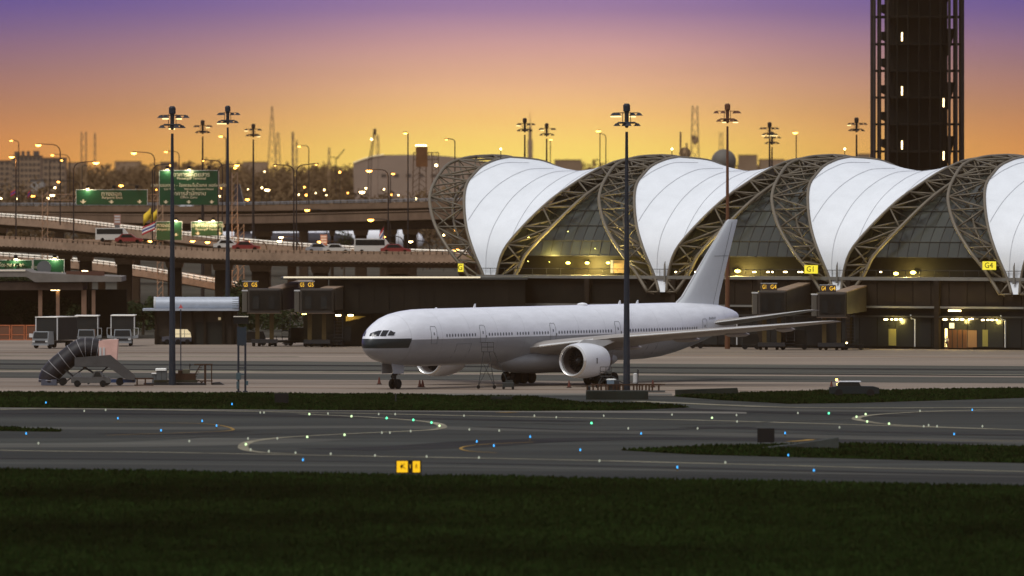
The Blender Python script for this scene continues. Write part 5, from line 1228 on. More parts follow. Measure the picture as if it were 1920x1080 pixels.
# hazy hall with arched roof
Dh = 5600.0
hall = thing('far_hall', 'large hazy hall with a long arched roof behind the flyovers', 'hall', (XX(665, Dh), Dh, 0))
sec = [(0, 0)] + [(XX(px, Dh) - XX(665, Dh), ZZ(py, Dh)) for px, py in ((662, 306), (680, 299), (700, 293), (720, 290.5), (760, 290), (800, 290), (840, 293), (880, 298), (930, 306))] + [(XX(930, Dh) - XX(665, Dh), 0)]
MB().prism(sec, 0, 60).build('wall', mat('hall_wall', (.30, .22, .17), .8, 0, .1, (.04, .15, 3)), hall)
MB().tube([(a, -.3, b_ + .15) for a, b_ in sec[1:5]], .32, 6).build('roof_edge', mat('hall_edge', (.85, .7, .5), .5, emit=((1, .75, .4), .35)), hall)  # warm light on the arched edge painted as emission
wm = MB().box(0, 2.6, -.15, 0, 0, 1.6).mesh('window', FARW)
for i in range(9): inst(wm, 'window', hall, (14 + i * 6.5, 0, ZZ(332, Dh)))
# masts, towers and cranes on the horizon
FAR_M = mat('far_lattice', (.30, .19, .10), .9)
def lattice(px, ptop, D, wb, label, cat='mast', name='antenna_mast', taper=.15, r_=.25, dish=None):
    t_ = thing(name, label, cat, (XX(px, D), D, 0), 0, 'distant masts and towers'); zt_ = ZZ(ptop, D); mb = MB(); n = max(8, int(zt_ / 5))
    for sx_, sy in ((-1, -1), (1, -1), (1, 1), (-1, 1)):
        mb.tube([(sx_ * wb / 2, sy * wb / 2, 0), (sx_ * wb / 2 * taper, sy * wb / 2 * taper, zt_)], r_, 4)
    for k in range(n):
        z = zt_ * k / n; z2 = zt_ * (k + 1) / n; w1 = wb / 2 * (1 - (1 - taper) * k / n); w2 = wb / 2 * (1 - (1 - taper) * (k + 1) / n)
        mb.tube([(-w1, -w1, z), (w2, -w2, z2)], r_ * .6, 3); mb.tube([(w1, -w1, z), (-w2, -w2, z2)], r_ * .6, 3)
    mb.build('lattice', FAR_M, t_)
    if dish:
        for dx, dz_ in dish: MB().lathe([(.1, 0), (1.2, .4), (1.3, .5)], 10, (dx, -wb / 2 * .5, ZZ(dz_, D)), 'y', True).build('dish', FAR_M, t_)
    return t_
lattice(157, 247, 5200, 2.6, 'hazy lattice mast at the left above the exit sign', taper=.9, r_=.22)
lattice(178, 249, 6800, 1.4, 'faint thin mast right of the hazy lattice mast', taper=.6, r_=.2)
lattice(510, 199, 6800, 8.5, 'tallest faint lattice mast right of the slim high mast', taper=.05)
lattice(521, 248, 7000, 6, 'shorter faint lattice mast beside the tallest one', taper=.2)
lattice(549, 247, 4400, .7, 'thin dark mast above the flat hazy roof', taper=.8, r_=.2)
lattice(556, 262, 6500, 1, 'faint thin mast beside the dark one', taper=.8, r_=.2)
lattice(617, 276, 4300, 1, 'short mast with antennas left of the tilted crane arm', taper=.6, r_=.14)
lattice(708, 252, 7500, 3.5, 'faint lattice mast just right of the crane', taper=.4)
lattice(1303, 198, 5200, 5.5, 'tall hazy lattice tower with dishes left of the brown mast', taper=.45, dish=((-.6, 258), (.6, 262), (0, 266)))
lattice(1352, 247, 7600, 3.5, 'very faint mast behind the white radome', taper=.6)
lattice(1276, 247, 2300, .25, 'dark thin pole with round top on the second vault skyline', 'pole', 'pole', .9, .1)
lattice(1287.5, 268, 2300, .3, 'short dark pole with a dish near the second vault crest', 'pole', 'pole', .9, .1, ((-.4, 287),))
D = 7800; sk = thing('skyscraper', 'faint slender skyscraper with pointed spire behind the first vault', 'skyscraper', (XX(994, D), D, 0), 0, 'distant masts and towers')
MB().box(-1.9, 1.9, 0, 5, 0, ZZ(262, D)).build('shaft', FARB, sk); MB().box(-1.2, 1.2, .5, 4.5, ZZ(262, D), ZZ(240, D)).build('upper_shaft', FARB, sk); MB().tube([(0, 2, ZZ(240, D)), (0, 2, ZZ(232, D)), (0, 2, ZZ(208, D))], [.9, .35, .1], 6).build('spire', FARB, sk)
D = 4000; cr1 = thing('crane', 'dark crane with steep jib above the hazy hall', 'crane', (XX(697, D), D, 0), 0, 'distant cranes')
a, b_ = (0, ZZ(305, D)), (XX(703, D) - XX(697, D), ZZ(241, D))
mb = MB()
for dx in (-.5, .5): mb.tube([(-1.2 + dx, 0, 0), (-.6 + dx, 0, ZZ(300, D)), (b_[0] + dx * .4, 0, b_[1])], .16, 4)
for k in range(12): z = ZZ(300, D) + (b_[1] - ZZ(300, D)) * k / 12; x_ = -.6 + (b_[0] + .6) * k / 12; mb.tube([(x_ - .45, 0, z), (x_ + .45, 0, z + 1.0)], .1, 3)
mb.tube([(b_[0], 0, b_[1]), (b_[0] + 1.3, 0, ZZ(268, D)), (b_[0] + .9, 0, 0)], .08, 3)
mb.build('jib', mat('crane_dark', (.035, .025, .02), .8), cr1)
MB().box(b_[0] - .6, b_[0] + .5, -.2, .2, b_[1] - 2.2, b_[1] - .3).build('jib_head', mat('crane_dark', (.035, .025, .02), .8), cr1)
MB().lathe([(.05, -.4), (.4, 0), (.05, .4)], 8, (-.05, -.6, ZZ(261, D))).build('lamp', LAMPW, cr1)
D = 4100; cr2 = thing('crane', 'small crane with a tilted arm over the flat hazy roof', 'crane', (XX(630, D), D, 0), 0, 'distant cranes')
MB().tube([(0, 0, 0), (0, 0, ZZ(298, D))], .2, 5).tube([(0, 0, ZZ(299, D)), (XX(646, D) - XX(630, D), 0, ZZ(280, D))], .2, 5).tube([(XX(618, D) - XX(630, D), 0, ZZ(294, D)), (XX(636, D) - XX(630, D), 0, ZZ(296, D))], .14, 5).build('arm', mat('crane_dark', (.035, .025, .02), .8), cr2)
D = 2600; rd = thing('radome', 'large grey radar dome behind the second vault', 'radome', (XX(1357, D), D, 0))
r_ = 3.05; zc = ZZ(303, D)
MB().lathe([(math.cos(q) * r_, zc + math.sin(q) * r_) for q in np.linspace(-1.1, PI / 2 - .01, 14)], 28).build('dome', mat('radome_skin', (.12, .11, .095), .6, 0, .2, (.4, .08, 3)), rd, True)
MB().lathe([(1.4, 0), (1.2, zc - 2.6)], 14).build('pedestal', FARD, rd)

# ------------------------------------------------------------------ low canopy building at the left
Dc = 1490.0
cb = thing('canopy_building', 'low building at the left with a wide pale roof slab on slim columns', 'building', (XX(0, Dc), Dc, 0))
xo = XX(0, Dc); cx = lambda px: XX(px, Dc) - xo
RSL = mat('roof_slab_grey', (.17, .15, .13), .8, 0, .15, (.6, .15, 4))
MB().prism([(cx(-120), ZZ(509, Dc)), (cx(48), ZZ(506, Dc)), (cx(60), ZZ(511, Dc)), (cx(228), ZZ(519, Dc)), (cx(228), ZZ(528, Dc)), (cx(66), ZZ(529, Dc)), (cx(50), ZZ(519, Dc)), (cx(-120), ZZ(519, Dc))], -.6, 18).build('roof', RSL, cb)
MB().box(cx(-120), cx(48), -.72, -.6, ZZ(508.5, Dc), ZZ(505.5, Dc)).build('roof_edge', BRT, cb)
MB().box(cx(-120), cx(155), 0, 16, ZZ(544, Dc), ZZ(529, Dc) - .02).build('soffit', mat('soffit_brown', (.06, .04, .03), .8, 0, .1, (.5, .3, 4)), cb)
MB().box(cx(124), cx(196), -.3, .0, ZZ(517, Dc), ZZ(511, Dc) + .2).build('brown_panel', mat('panel_redbrown', (.10, .045, .03), .8), cb)
for px, w_ in ((75, .55), (108, .5), (157, .7), (175, .5)): MB().box(cx(px) - w_ / 2, cx(px) + w_ / 2, .6, 1.2, 0, ZZ(544, Dc)).build('column', mat('column_tan', (.22, .13, .085), .8, 0, .1, (.7, .12, 4)), cb)
MB().box(cx(95), cx(112), .2, .5, ZZ(544.5, Dc), ZZ(543, Dc)).build('soffit_lamp', LAMPW, cb)
MB().box(cx(-120), cx(230), 16, 16.5, 0, ZZ(545, Dc)).build('rear_wall', WALLD, cb)
# orange fence
Df = 1455.0
of = thing('fence', 'orange site fence with panels at the left edge of the apron', 'fence', (XX(0, Df), Df, 0))
ORG = mat('orange_fence', (.45, .14, .06), .7, 0, .2, (.8, .15, 4))
for k in range(5):
    x0 = XX(-60 + k * 27, Df) - XX(0, Df); w_ = 27 * Df / F - .12
    fr = MB().box(x0, x0 + w_, -.05, .05, 2.25, 2.4).box(x0, x0 + w_, -.05, .05, .3, .42).box(x0, x0 + .16, -.05, .05, .42, 2.25).box(x0 + w_ - .16, x0 + w_, -.05, .05, .42, 2.25).box(x0 + .16, x0 + w_ - .16, -.04, .04, 1.0, 1.1).build('fence_frame', ORG, of)
    MB().box(x0 + .2, x0 + w_ - .2, .0, .02, .45, 2.2).build('mesh_panel', mat('fence_mesh', (.16, .07, .04), .8), fr)
MB().lathe([(.02, .8), (.3, .9), (.38, 1.2), (.3, 1.5), (.02, 1.6)], 10, (XX(17, Df) - XX(0, Df), .5, .3)).build('orange_buoy', ORG, of)
# silver canopy building
De = 1440.0
sb_ = thing('canopy_building', 'small building with a curved silver roof behind the yellowish van', 'building', (XX(285, De), De, 0))
ex = lambda px: XX(px, De) - XX(285, De)
SIL = mat('silver_roof', (.42, .45, .50), .45, .25, .4, (.6, .1, 4))
r0 = ZZ(570, De); rr = .95
sec = [(math.cos(q) * rr * 1.2, r0 + math.sin(q) * rr) for q in np.linspace(PI * .45, PI * 1.35, 9)]
MB().prism([(a + 1.2, b_) for a, b_ in sec] + [(3.5, r0 - .5), (3.5, r0 + .8)], ex(292), ex(447), 'yz').build('curved_roof', SIL, sb_, True)
MB().prism([(a + 1.17, b_ + .02) for a, b_ in sec] + [(3.45, r0 - .5), (3.45, r0 + .83)], ex(288), ex(292) - .01, 'yz').build('roof_end_trim', DWHT, sb_, True)
MB().box(ex(268), ex(447), -1.2, 4, ZZ(582.5, De), ZZ(578.5, De)).build('eaves', SIL, sb_)
for px in (292, 322, 339, 361, 384, 419, 436): MB().box(ex(px) - .16, ex(px) + .16, -.1, .3, 0, ZZ(583, De)).build('column', WALLB, sb_)
MB().box(ex(292), ex(445), .5, 4, 0, ZZ(583, De)).build('wall', mat('wall_brown', (.05, .04, .032), .8, 0, .1, (.6, .2, 4)), sb_)
MB().box(ex(366), ex(416), .38, .5, 0, ZZ(604, De)).build('garage_door', mat('garage_dark', (.018, .019, .015), .7), sb_)
MB().box(ex(409), ex(414), .3, .38, ZZ(600, De), ZZ(595, De)).build('lit_sign', emis('dim_sign', (1, .75, .4), .35), sb_)
for k in range(5):
    MB().box(ex(436), ex(449), -1.3, -1.24, ZZ(582, De) + .3 + k * .3, ZZ(582, De) + .36 + k * .3).build('balcony_rail', WALLD, sb_)
# ------------------------------------------------------------------ service trucks
def service_truck(px, pbase, label, rz=0, style=0, sc_=1.0):
    D = depth(pbase); t_ = thing('service_truck', label, 'truck', (XX(px, D), D, 0), rz, 'airport service trucks in front of the trees'); t_.scale = (sc_,) * 3
    TW_ = mat('truck_white', (.22, .23, .235), .4, 0, .4, (.8, .1, 4))
    # front faces -Y
    cabm = MB().loft([[(-1.2, -2.6, .55), (1.2, -2.6, .55), (1.2, -.9, .55), (-1.2, -.9, .55)], [(-1.2, -2.65, 1.35), (1.2, -2.65, 1.35), (1.2, -.9, 1.35), (-1.2, -.9, 1.35)], [(-1.12, -2.35, 2.3), (1.12, -2.35, 2.3), (1.12, -.9, 2.3), (-1.12, -.9, 2.3)]])
    cab = cabm.build('cab', TW_, t_)
    MB().hexa([(-1.08, -2.70, 1.38), (1.08, -2.70, 1.38), (1.08, -2.62, 1.38), (-1.08, -2.62, 1.38)], [(-1.0, -2.46, 2.2), (1.0, -2.46, 2.2), (1.0, -2.38, 2.2), (-1.0, -2.38, 2.2)]).build('windscreen', GLASSD, cab)
    MB().box(-.8, .8, -2.72, -2.66, .78, 1.08).build('grille', DGRY, cab); MB().box(-1.25, 1.25, -2.8, -2.62, .42, .66).build('bumper', TW_, cab)
    for s_ in (-1, 1): MB().box(s_ * .95 - .17, s_ * .95 + .17, -2.74, -2.67, .85, 1.05).build('headlight', DWHT, cab)
    MB().box(-1.0, 1.0, -1.0, 5.2, .7, 1.0).build('chassis', DGRY, t_)
    for s_ in (-1, 1):
        for y in (-1.8, 3.6): MB().lathe([(.2, -.17), (.46, -.17), (.5, -.08), (.5, .08), (.46, .17), (.2, .17)], 14, (s_ * 1.02, y, .5), 'x', True).build('wheel', BLK, t_, True)
    bx = MB().bbox(-1.55, 1.55, -1.9 if style else -.7, 5.4, 2.35 if style else 1.1, 4.15, .05).build('box_body', mat('truck_box_dark', (.018, .019, .018), .6, 0, .2, (.6, .15, 4)), t_)
    MB().box(-1.68, 1.68, -2.1 if style else -.85, 5.5, 4.15, 4.26).build('box_roof', mat('truck_roof_white', (.85, .80, .70), .4), bx)  # white roof, with the light falling on it put into the colour
    for s_ in (-1, 1): MB().box(s_ * 1.6 - .07, s_ * 1.6 + .07, -2.0 if style else -.78, -1.86 if style else -.66, 1.1, 4.15).build('corner_post', DWHT, bx)
    if style:
        for s_ in (-1, 1):
            MB().hexa([(s_ * 1.25, -2.2, 1.0), (s_ * 2.15, -2.2, 1.15), (s_ * 2.15, -1.9, 1.15), (s_ * 1.25, -1.9, 1.0)], [(s_ * 1.25, -2.2, 1.35), (s_ * 2.15, -2.2, 1.6), (s_ * 2.15, -1.9, 1.6), (s_ * 1.25, -1.9, 1.35)]).build('side_platform', TW_, t_)
            mb = MB(); mb.bar((s_ * 2.15, -2.05, 1.6), (s_ * 2.15, -2.05, 2.5), .05); mb.bar((s_ * 2.15, -2.05, 2.5), (s_ * 1.5, -2.05, 2.5), .05); mb.build('handrail', DWHT, t_)
    else:
        MB().box(-1.60, -1.55, -.2, 5.0, 1.3, 2.3).build('side_panel', TW_, bx)
        MB().box(-1.75, -1.2, -2.5, -2.3, 1.5, 2.0).build('mirror', DWHT, cab)
    return t_
service_truck(92, 653, 'leftmost service truck, tall dark box turned slightly to the left', R(-24), 0, .98)
service_truck(163, 648, 'middle service truck half hidden behind the covered stairs', 0, 1, .95)
service_truck(231, 648.5, 'right service truck with side handrails seen from the front', 0, 1, .97)
# small van with bright windows
D = depth(645.5); vn = thing('van', 'small dark van with brightly lit side windows behind the thick mast', 'van', (XX(333, D), D, 0))
VB = mat('van_grey', (.07, .07, .085), .4, 0, .4)
MB().prism([(-2.1, .4), (-2.1, 1.0), (-1.0, 1.12), (-1.0, .95), (1.9, .95), (1.9, .4)], -.85, .85).build('body', VB, vn)
MB().prism([(-1.1, .96), (-1.0, 1.85), (-.7, 2.05), (1.3, 2.02), (1.75, 1.55), (1.85, .96)], -.8, .8).build('upper_body', mat('van_window_lit', (.5, .42, .28), .3, emit=((1, .82, .48), .5)), vn)
mb = MB()
for x in (-.35, .3, .95): mb.box(x - .03, x + .03, -.82, -.805, .98, 2.0)
mb.box(-1.0, 1.8, -.82, -.805, 1.38, 1.43); mb.build('window_bars', VB, vn)
for x in (-1.4, .1, 1.35):
    for y in (-.8, .8): MB().lathe([(.12, -.1), (.32, -.1), (.36, 0), (.32, .1), (.12, .1)], 14, (x, y, .36), 'y', True).build('wheel', BLK, vn)
MB().bar((-2.1, 0, 1.1), (-3.2, 0, 1.5), .08).bar((-3.2, 0, 1.5), (-2.2, 0, 1.7), .05).build('tow_frame', DGRY, vn)
# barrier rails on the far apron edge
def barrier(px0, px1, py, label, h=1.0, m=RUST, step=1.6):
    D = depth(py); t_ = thing('barrier', label, 'barrier', (XX(px0, D), D, 0), 0, 'low steel barriers on the apron'); w = XX(px1, D) - XX(px0, D)
    MB().box(0, w, -.08, .08, h - .16, h).build('top_rail', m, t_); MB().box(0, w, -.25, .25, 0, .12).build('base', m, t_)
    x = .3
    while x < w: MB().box(x - .08, x + .08, -.07, .07, .12, h - .16).build('post', m, t_); x += step
    return t_
barrier(376, 446, 645, 'low steel barrier between the van and the tall mast')
barrier(655, 700, 645, 'low steel barrier just left of the airliner nose')
barrier(1322, 1420, 650, 'low steel barrier under the airliner tail')
# ------------------------------------------------------------------ covered passenger stairs
D = 1168.0
cs_ = thing('covered_stairs', 'covered passenger stairs vehicle with black ribbed hood and pink end canopy', 'passenger stairs', (XX(75, D), D, 0))
def q(px, py, y=0): return Vector((XX(px, D) - XX(75, D), y, ZZ(py, D)))
path = cr([q(93, 717), q(95, 705), q(107, 690), q(128, 673), q(148, 658), q(160, 654), q(175, 655), q(188, 657)], 18)
def arch(i, path, r_, y=0):
    d = (path[min(i + 1, len(path) - 1)] - path[max(i - 1, 0)]).normalized(); n_ = Vector((-d.z, 0, d.x))
    if n_.z < 0: n_ = -n_
    return [path[i] + n_ * (math.sin(a) * r_ * (1.0 if math.sin(a) > 0 else .85)) + Vector((0, math.cos(a) * r_ * 1.05, 0)) for a in np.linspace(0, 2 * PI, 21)[:-1]]
HOOD = mat('hood_black', (.008, .007, .010), .5, 0, .3, (1.2, .3, 4))
rr_ = 1.22
MB().loft([arch(i, path, rr_) for i in range(len(path))], cap=False).build('hood', HOOD, cs_, True, fix=False)
for i in (1, 3, 5, 7, 9, 11, 13, 15, 17):
    ring = arch(i, path, rr_ + .02); MB().tube(ring + [ring[0]], .028, 5).build('hood_rib', mat('rib_grey', (.34, .32, .32), .5), cs_)
MB().box(q(78, 0).x, q(107, 0).x, -1.25, 1.25, ZZ(722, D), ZZ(711, D)).build('step_board', mat('step_blue_grey', (.07, .075, .10), .6), cs_)
PK = mat('canopy_pink', (.62, .38, .32), .6, 0, .2, (.8, .1, 3))
MB().loft([[q(186, 678, -1.3), q(186, 639, -1.3), q(186, 639, 1.3), q(186, 678, 1.3)], [q(203, 676, -1.35), q(203, 636.5, -1.35), q(203, 636.5, 1.35), q(203, 676, 1.35)], [q(219, 682, -1.4), q(222, 636.5, -1.4), q(222, 636.5, 1.4), q(219, 682, 1.4)]]).build('end_canopy', PK, cs_)
MB().box(q(187, 0).x, q(191, 0).x, -1.4, -1.32, ZZ(670, D), ZZ(651, D)).box(q(194, 0).x, q(197.5, 0).x, -1.42, -1.34, ZZ(670, D), ZZ(651, D)).build('canopy_window', DWHT, cs_)
PNL = mat('stair_panel_grey', (.065, .062, .06), .7, 0, .2, (.9, .15, 4))
MB().prism([(q(141, 0).x, ZZ(687, D)), (q(141, 0).x, ZZ(670, D)), (q(165, 0).x, ZZ(668, D)), (q(208, 0).x, ZZ(665, D)), (q(254, 0).x, ZZ(703, D)), (q(254, 0).x, ZZ(712, D)), (q(238, 0).x, ZZ(711, D)), (q(203, 0).x, ZZ(687, D))], -1.62, -1.5).build('stair_side_panel', PNL, cs_)
MB().prism([(q(141, 0).x, ZZ(687, D)), (q(141, 0).x, ZZ(675, D)), (q(208, 0).x, ZZ(671, D)), (q(254, 0).x, ZZ(709, D)), (q(254, 0).x, ZZ(713, D)), (q(238, 0).x, ZZ(713, D)), (q(203, 0).x, ZZ(687, D))], 1.4, 1.5).build('stair_side_panel', PNL, cs_)
mb = MB()
for k in range(14):
    x_ = q(206 + k * 3.3, 0).x; z_ = ZZ(676 + k * 2.7, D); mb.box(x_, x_ + .26, -1.5, 1.4, z_ - .18, z_)
mb.box(q(141, 0).x, q(206, 0).x, -1.5, 1.4, ZZ(686, D) - .1, ZZ(686, D)); mb.build('steps', DGRY, cs_)
MB().box(q(186, 0).x, q(254, 0).x, -1.2, 1.2, ZZ(717, D), ZZ(711, D)).build('blue_chassis', mat('chassis_blue', (.02, .045, .11), .5, 0, .3, (.9, .2, 3)), cs_)
for px in (118, 200, 225): 
    for y in (-1.1, 1.1): MB().lathe([(.15, -.15), (.38, -.15), (.42, 0), (.38, .15), (.15, .15)], 14, (q(px, 0).x, y, .42), 'y', True).build('wheel', BLK, cs_)
mb = MB()
for px0, py0, px1, py1 in ((118, 720, 165, 685), (165, 720, 205, 685), (205, 716, 150, 684), (150, 716, 118, 690)):
    for y in (-.9, .9): mb.bar(q(px0, py0, y), q(px1, py1, y), .14)
mb.build('lift_frame', DGRY, cs_)
# pickup in front of it
D2 = 1161.0
pk = thing('pickup_truck', 'grey pickup truck parked in front of the covered passenger stairs', 'pickup', (XX(166, D2), D2, 0))
PKM = mat('pickup_grey', (.075, .072, .068), .45, 0, .4, (.9, .12, 4))
MB().prism([(-1.85, .42), (-1.9, 1.05), (.35, 1.05), (.6, 1.62), (.85, 1.74), (1.3, 1.72), (1.55, 1.1), (2.3, 1.02), (2.45, .75), (2.4, .42)], -.85, .85).build('body', PKM, pk)
MB().prism([(.55, 1.1), (.78, 1.6), (1.22, 1.6), (1.42, 1.1)], -.87, .87).build('side_window', GLASSD, pk)
MB().prism([(-1.75, 1.06), (-1.2, 1.5), (-.9, 1.55), (-.7, 1.06)], -.5, .5).build('bed_load', GRY, pk)
for x in (-1.2, 1.6):
    for y in (-.8, .8): MB().lathe([(.12, -.12), (.33, -.12), (.37, 0), (.33, .12), (.12, .12)], 14, (x, y, .37), 'y', True).build('wheel', BLK, pk)
MB().box(1.66, 1.76, -1.05, -.86, 1.1, 1.3).build('mirror', DGRY, pk)
# ------------------------------------------------------------------ equipment at the left mast foot
D = 1172.0
cab_ = thing('equipment_cabinet', 'grey two part equipment cabinets with white lids beside the thick left mast', 'cabinet', (XX(285, D), D, 0))
u_ = lambda px: XX(px, D) - XX(285, D)
MB().bbox(u_(293.5), u_(313), -.8, .8, 0, ZZ(695, D), .04).build('tall_cabinet', mat('cabinet_grey', (.09, .095, .095), .6, 0, .3, (.8, .12, 4)), cab_)
MB().bbox(u_(285.5), u_(293), -.7, .7, 0, ZZ(701, D), .04).build('low_cabinet', mat('cabinet_grey', (.16, .17, .17), .6), cab_)
MB().bbox(u_(292), u_(312), -.9, .9, ZZ(695, D) + .01, ZZ(690.5, D), .06).build('lid', mat('lid_white', (.85, .84, .78), .5), cab_); MB().box(u_(284.5), u_(293.5), -.8, .8, ZZ(701, D) + .01, ZZ(699.5, D)).build('lid', mat('lid_white', (.85, .84, .78), .5), cab_)
MB().box(u_(303), u_(303.6), -.83, -.8, .2, ZZ(696, D)).build('door_gap', DGRY, cab_)
gs = thing('work_platform', 'rusty steel work platform with a steep ladder at the left mast foot', 'platform', (XX(330, D), D, 0))
v_ = lambda px: XX(px, D) - XX(330, D)
MB().box(v_(329), v_(367), -.9, .9, ZZ(712, D), ZZ(700, D)).build('tank', RUST, gs); MB().bbox(v_(342), v_(356), -.6, .6, ZZ(700, D), ZZ(692, D), .08).build('engine_cover', mat('olive_paint', (.12, .11, .07), .6, 0, .3, (.9, .2, 3)), gs); MB().bbox(v_(334), v_(342), -.6, .6, ZZ(700, D), ZZ(694, D), .05).build('control_box', RUST, gs)
MB().box(v_(270), v_(385), -1.3, 1.3, .0, ZZ(723, D) + .3).build('base_frame', DGRY, gs)
MB().box(v_(289), v_(370), -1.0, 1.0, ZZ(722, D) + .3, ZZ(712, D)).build('lower_deck', mat('dark_olive', (.035, .033, .022), .8, 0, .1, (.8, .3, 3)), gs)
for s_ in (-.6, .6): MB().bar(q(0, 0) * 0 + Vector((v_(360), s_, ZZ(712, D))), (v_(376), s_, ZZ(684, D)), .09).build('ladder_rail', RUST, gs)
for k in range(7): MB().box(v_(361 + k * 2.3), v_(367 + k * 2.3), -.6, .6, ZZ(710 - k * 4, D), ZZ(710 - k * 4, D) + .07).build('ladder_step', RUST, gs)
for px in (386, 397, 384): MB().box(v_(px) - .06, v_(px) + .06, -.6, -.48, 0, ZZ(683, D)).build('frame_post', RUST, gs)
for py in (683, 714): MB().box(v_(364), v_(399), -.62, -.5, ZZ(py, D) - .06, ZZ(py, D) + .06).build('frame_rail', RUST, gs)
for (a, b_, c_, d_) in ((372, 712, 386, 726), (386, 712, 372, 724)): MB().bar((v_(a), -.55, ZZ(b_, D)), (v_(c_), -.55, ZZ(d_, D) + .2), .09).build('brace', RUST, gs)
MB().prism([(v_(397), .0), (v_(421), .0), (v_(412), .3), (v_(397), .22)], -.5, .5).build('tow_bar', DGRY, gs)
MB().tube([(v_(355), 0, ZZ(700, D)), (v_(356), 0, ZZ(684, D))], .04, 6).box(v_(354.5), v_(357.5), -.1, .1, ZZ(687, D), ZZ(682, D)).build('exhaust', DGRY, gs)
bt = barrier(252, 288, 723, 'low steel barrier left of the grey equipment cabinets', .85, RUST, .9)
tp = thing('warning_pole', 'thin pole with a small red and white sign right of the thick left mast', 'pole', (XX(339, 1200), 1200, 0))
MB().tube([(0, 0, 0), (0, 0, ZZ(580, 1200))], .06, 8).build('pole', MAST, tp)
MB().prism([(-.25, ZZ(578, 1200)), (.25, ZZ(578, 1200)), (0, ZZ(570, 1200))], -.04, 0).build('triangle_sign', mat('sign_red', (.5, .1, .1), .6), tp)
# twin post sign
D = 1133.0
ts = thing('twin_post_sign', 'dark rectangular sign on two tall blue posts left of the airliner', 'sign', (XX(452, D), D, 0))
for px in (447, 460): MB().tube([(XX(px, D) - XX(452, D), 0, 0), (XX(px, D) - XX(452, D), 0, ZZ(612, D))], .11, 8).build('post', MAST, ts, True); MB().box(XX(px, D) - XX(452, D) - .25, XX(px, D) - XX(452, D) + .25, -.25, .25, 0, .12).build('foot', MAST, ts)
MB().bbox(XX(438, D) - XX(452, D), XX(465.5, D) - XX(452, D), -.25, .25, ZZ(607, D), ZZ(594.5, D), .03).build('sign_box', BLK, ts); MB().box(XX(438, D) - XX(452, D), XX(465.5, D) - XX(452, D), -.3, .3, ZZ(594.3, D), ZZ(592.8, D)).build('sign_cap', BRT, ts)
MB().box(XX(444.5, D) - XX(452, D), XX(462, D) - XX(452, D), -.16, .16, ZZ(648, D), ZZ(614, D)).build('panel', mat('panel_navy', (.02, .03, .04), .5), ts)
MB().box(XX(447, D) - XX(452, D), XX(460, D) - XX(452, D), -.06, .06, ZZ(691, D), ZZ(689, D)).build('cross_bar', MAST, ts)
for px0, px1, y0, y1 in ((443, 452, 699, 712), (452, 458, 700, 703), (443.5, 448, 715, 729), (461, 465.5, 714, 722)): MB().bbox(XX(px0, D) - XX(452, D), XX(px1, D) - XX(452, D), -.35, -.05, ZZ(y1, D), ZZ(y0, D), .03).build('junction_box', mat('junction_teal', (.05, .08, .09), .6), ts)
# ------------------------------------------------------------------ equipment at the right mast foot
D = 1134.0
pf = thing('steel_platform', 'long low steel platform with short posts under the mast before the wing', 'platform', (XX(1100, D), D, 0))
w_ = lambda px: XX(px, D) - XX(1100, D)
MB().box(w_(1102), w_(1247), -1.0, 1.0, 0, .16).build('base', mat('base_grey', (.09, .09, .085), .8, 0, .1, (.7, .2, 4)), pf)
MB().box(w_(1108), w_(1247), -.9, -.75, .72, .84).build('top_rail', RUST, pf); MB().box(w_(1108), w_(1240), .75, .9, .72, .84).build('top_rail', RUST, pf)
for px in (1101, 1112, 1121, 1127, 1136, 1140, 1150, 1156, 1162, 1168, 1188, 1194, 1199, 1204, 1211, 1217, 1223, 1235): MB().box(w_(px) - .09, w_(px) + .09, -.92, -.74, .16, .72).build('short_post', RUST, pf)
MB().box(w_(1100), w_(1107), -.6, .6, .16, .6).build('junction_box', DGRY, pf)
MB().box(w_(1139), w_(1161), -.7, .7, .16, .8).build('dark_box', DGRY, pf)
MB().bbox(w_(1138), w_(1152), -.5, .5, .84, ZZ(713, D), .05).build('blue_cabinet', mat('cabinet_blue', (.12, .16, .20), .5, 0, .3), pf); MB().bbox(w_(1151), w_(1161), -.5, .5, .84, ZZ(713, D), .05).build('dark_cabinet', DGRY, pf)
MB().lathe([(.02, 0), (.5, 0), (.55, .08), (.4, .14), (.02, .16)], 16, (w_(1146), 0, ZZ(713, D) + .01)).build('white_lid', mat('lid_white', (.85, .84, .78), .5), pf)
MB().lathe([(.2, .9), (.25, 1.0), (.25, 1.9), (.1, 2.0)], 12, (w_(1191), 0, 0), cap=True).build('drum', DWHT, pf); MB().hexa([(w_(1193), -.05, .8), (w_(1196), -.05, .8), (w_(1196), .05, .8), (w_(1193), .05, .8)], [(w_(1195), -.04, ZZ(692, D)), (w_(1198), -.04, ZZ(694, D)), (w_(1198), .04, ZZ(694, D)), (w_(1195), .04, ZZ(692, D))]).build('lever', DGRY, pf)
cu = thing('culvert', 'long dark concrete culvert wall on the grass below the steel platform', 'culvert', (XX(1157, 1098), 1098, 0))
MB().bbox(-3.2, 3.2, -1.0, 1.2, 0, .85, .06).build('wall', mat('culvert_dark', (.018, .022, .018), .9, 0, .05, (.6, .3, 4)), cu); MB().box(-3.2, 3.15, -.9, 1.1, .86, .9).build('coping', mat('culvert_cap', (.03, .035, .03), .9), cu)
cu2 = thing('culvert', 'low dark culvert opening at the left tip of the right grass bank', 'culvert', (XX(1325, 1118), 1118, 0)); MB().prism([(-3.3, 0), (-3.3, .55), (3.2, .75), (3.4, 0)], -1, 1).build('wall', mat('culvert_dark', (.018, .022, .018), .9), cu2)
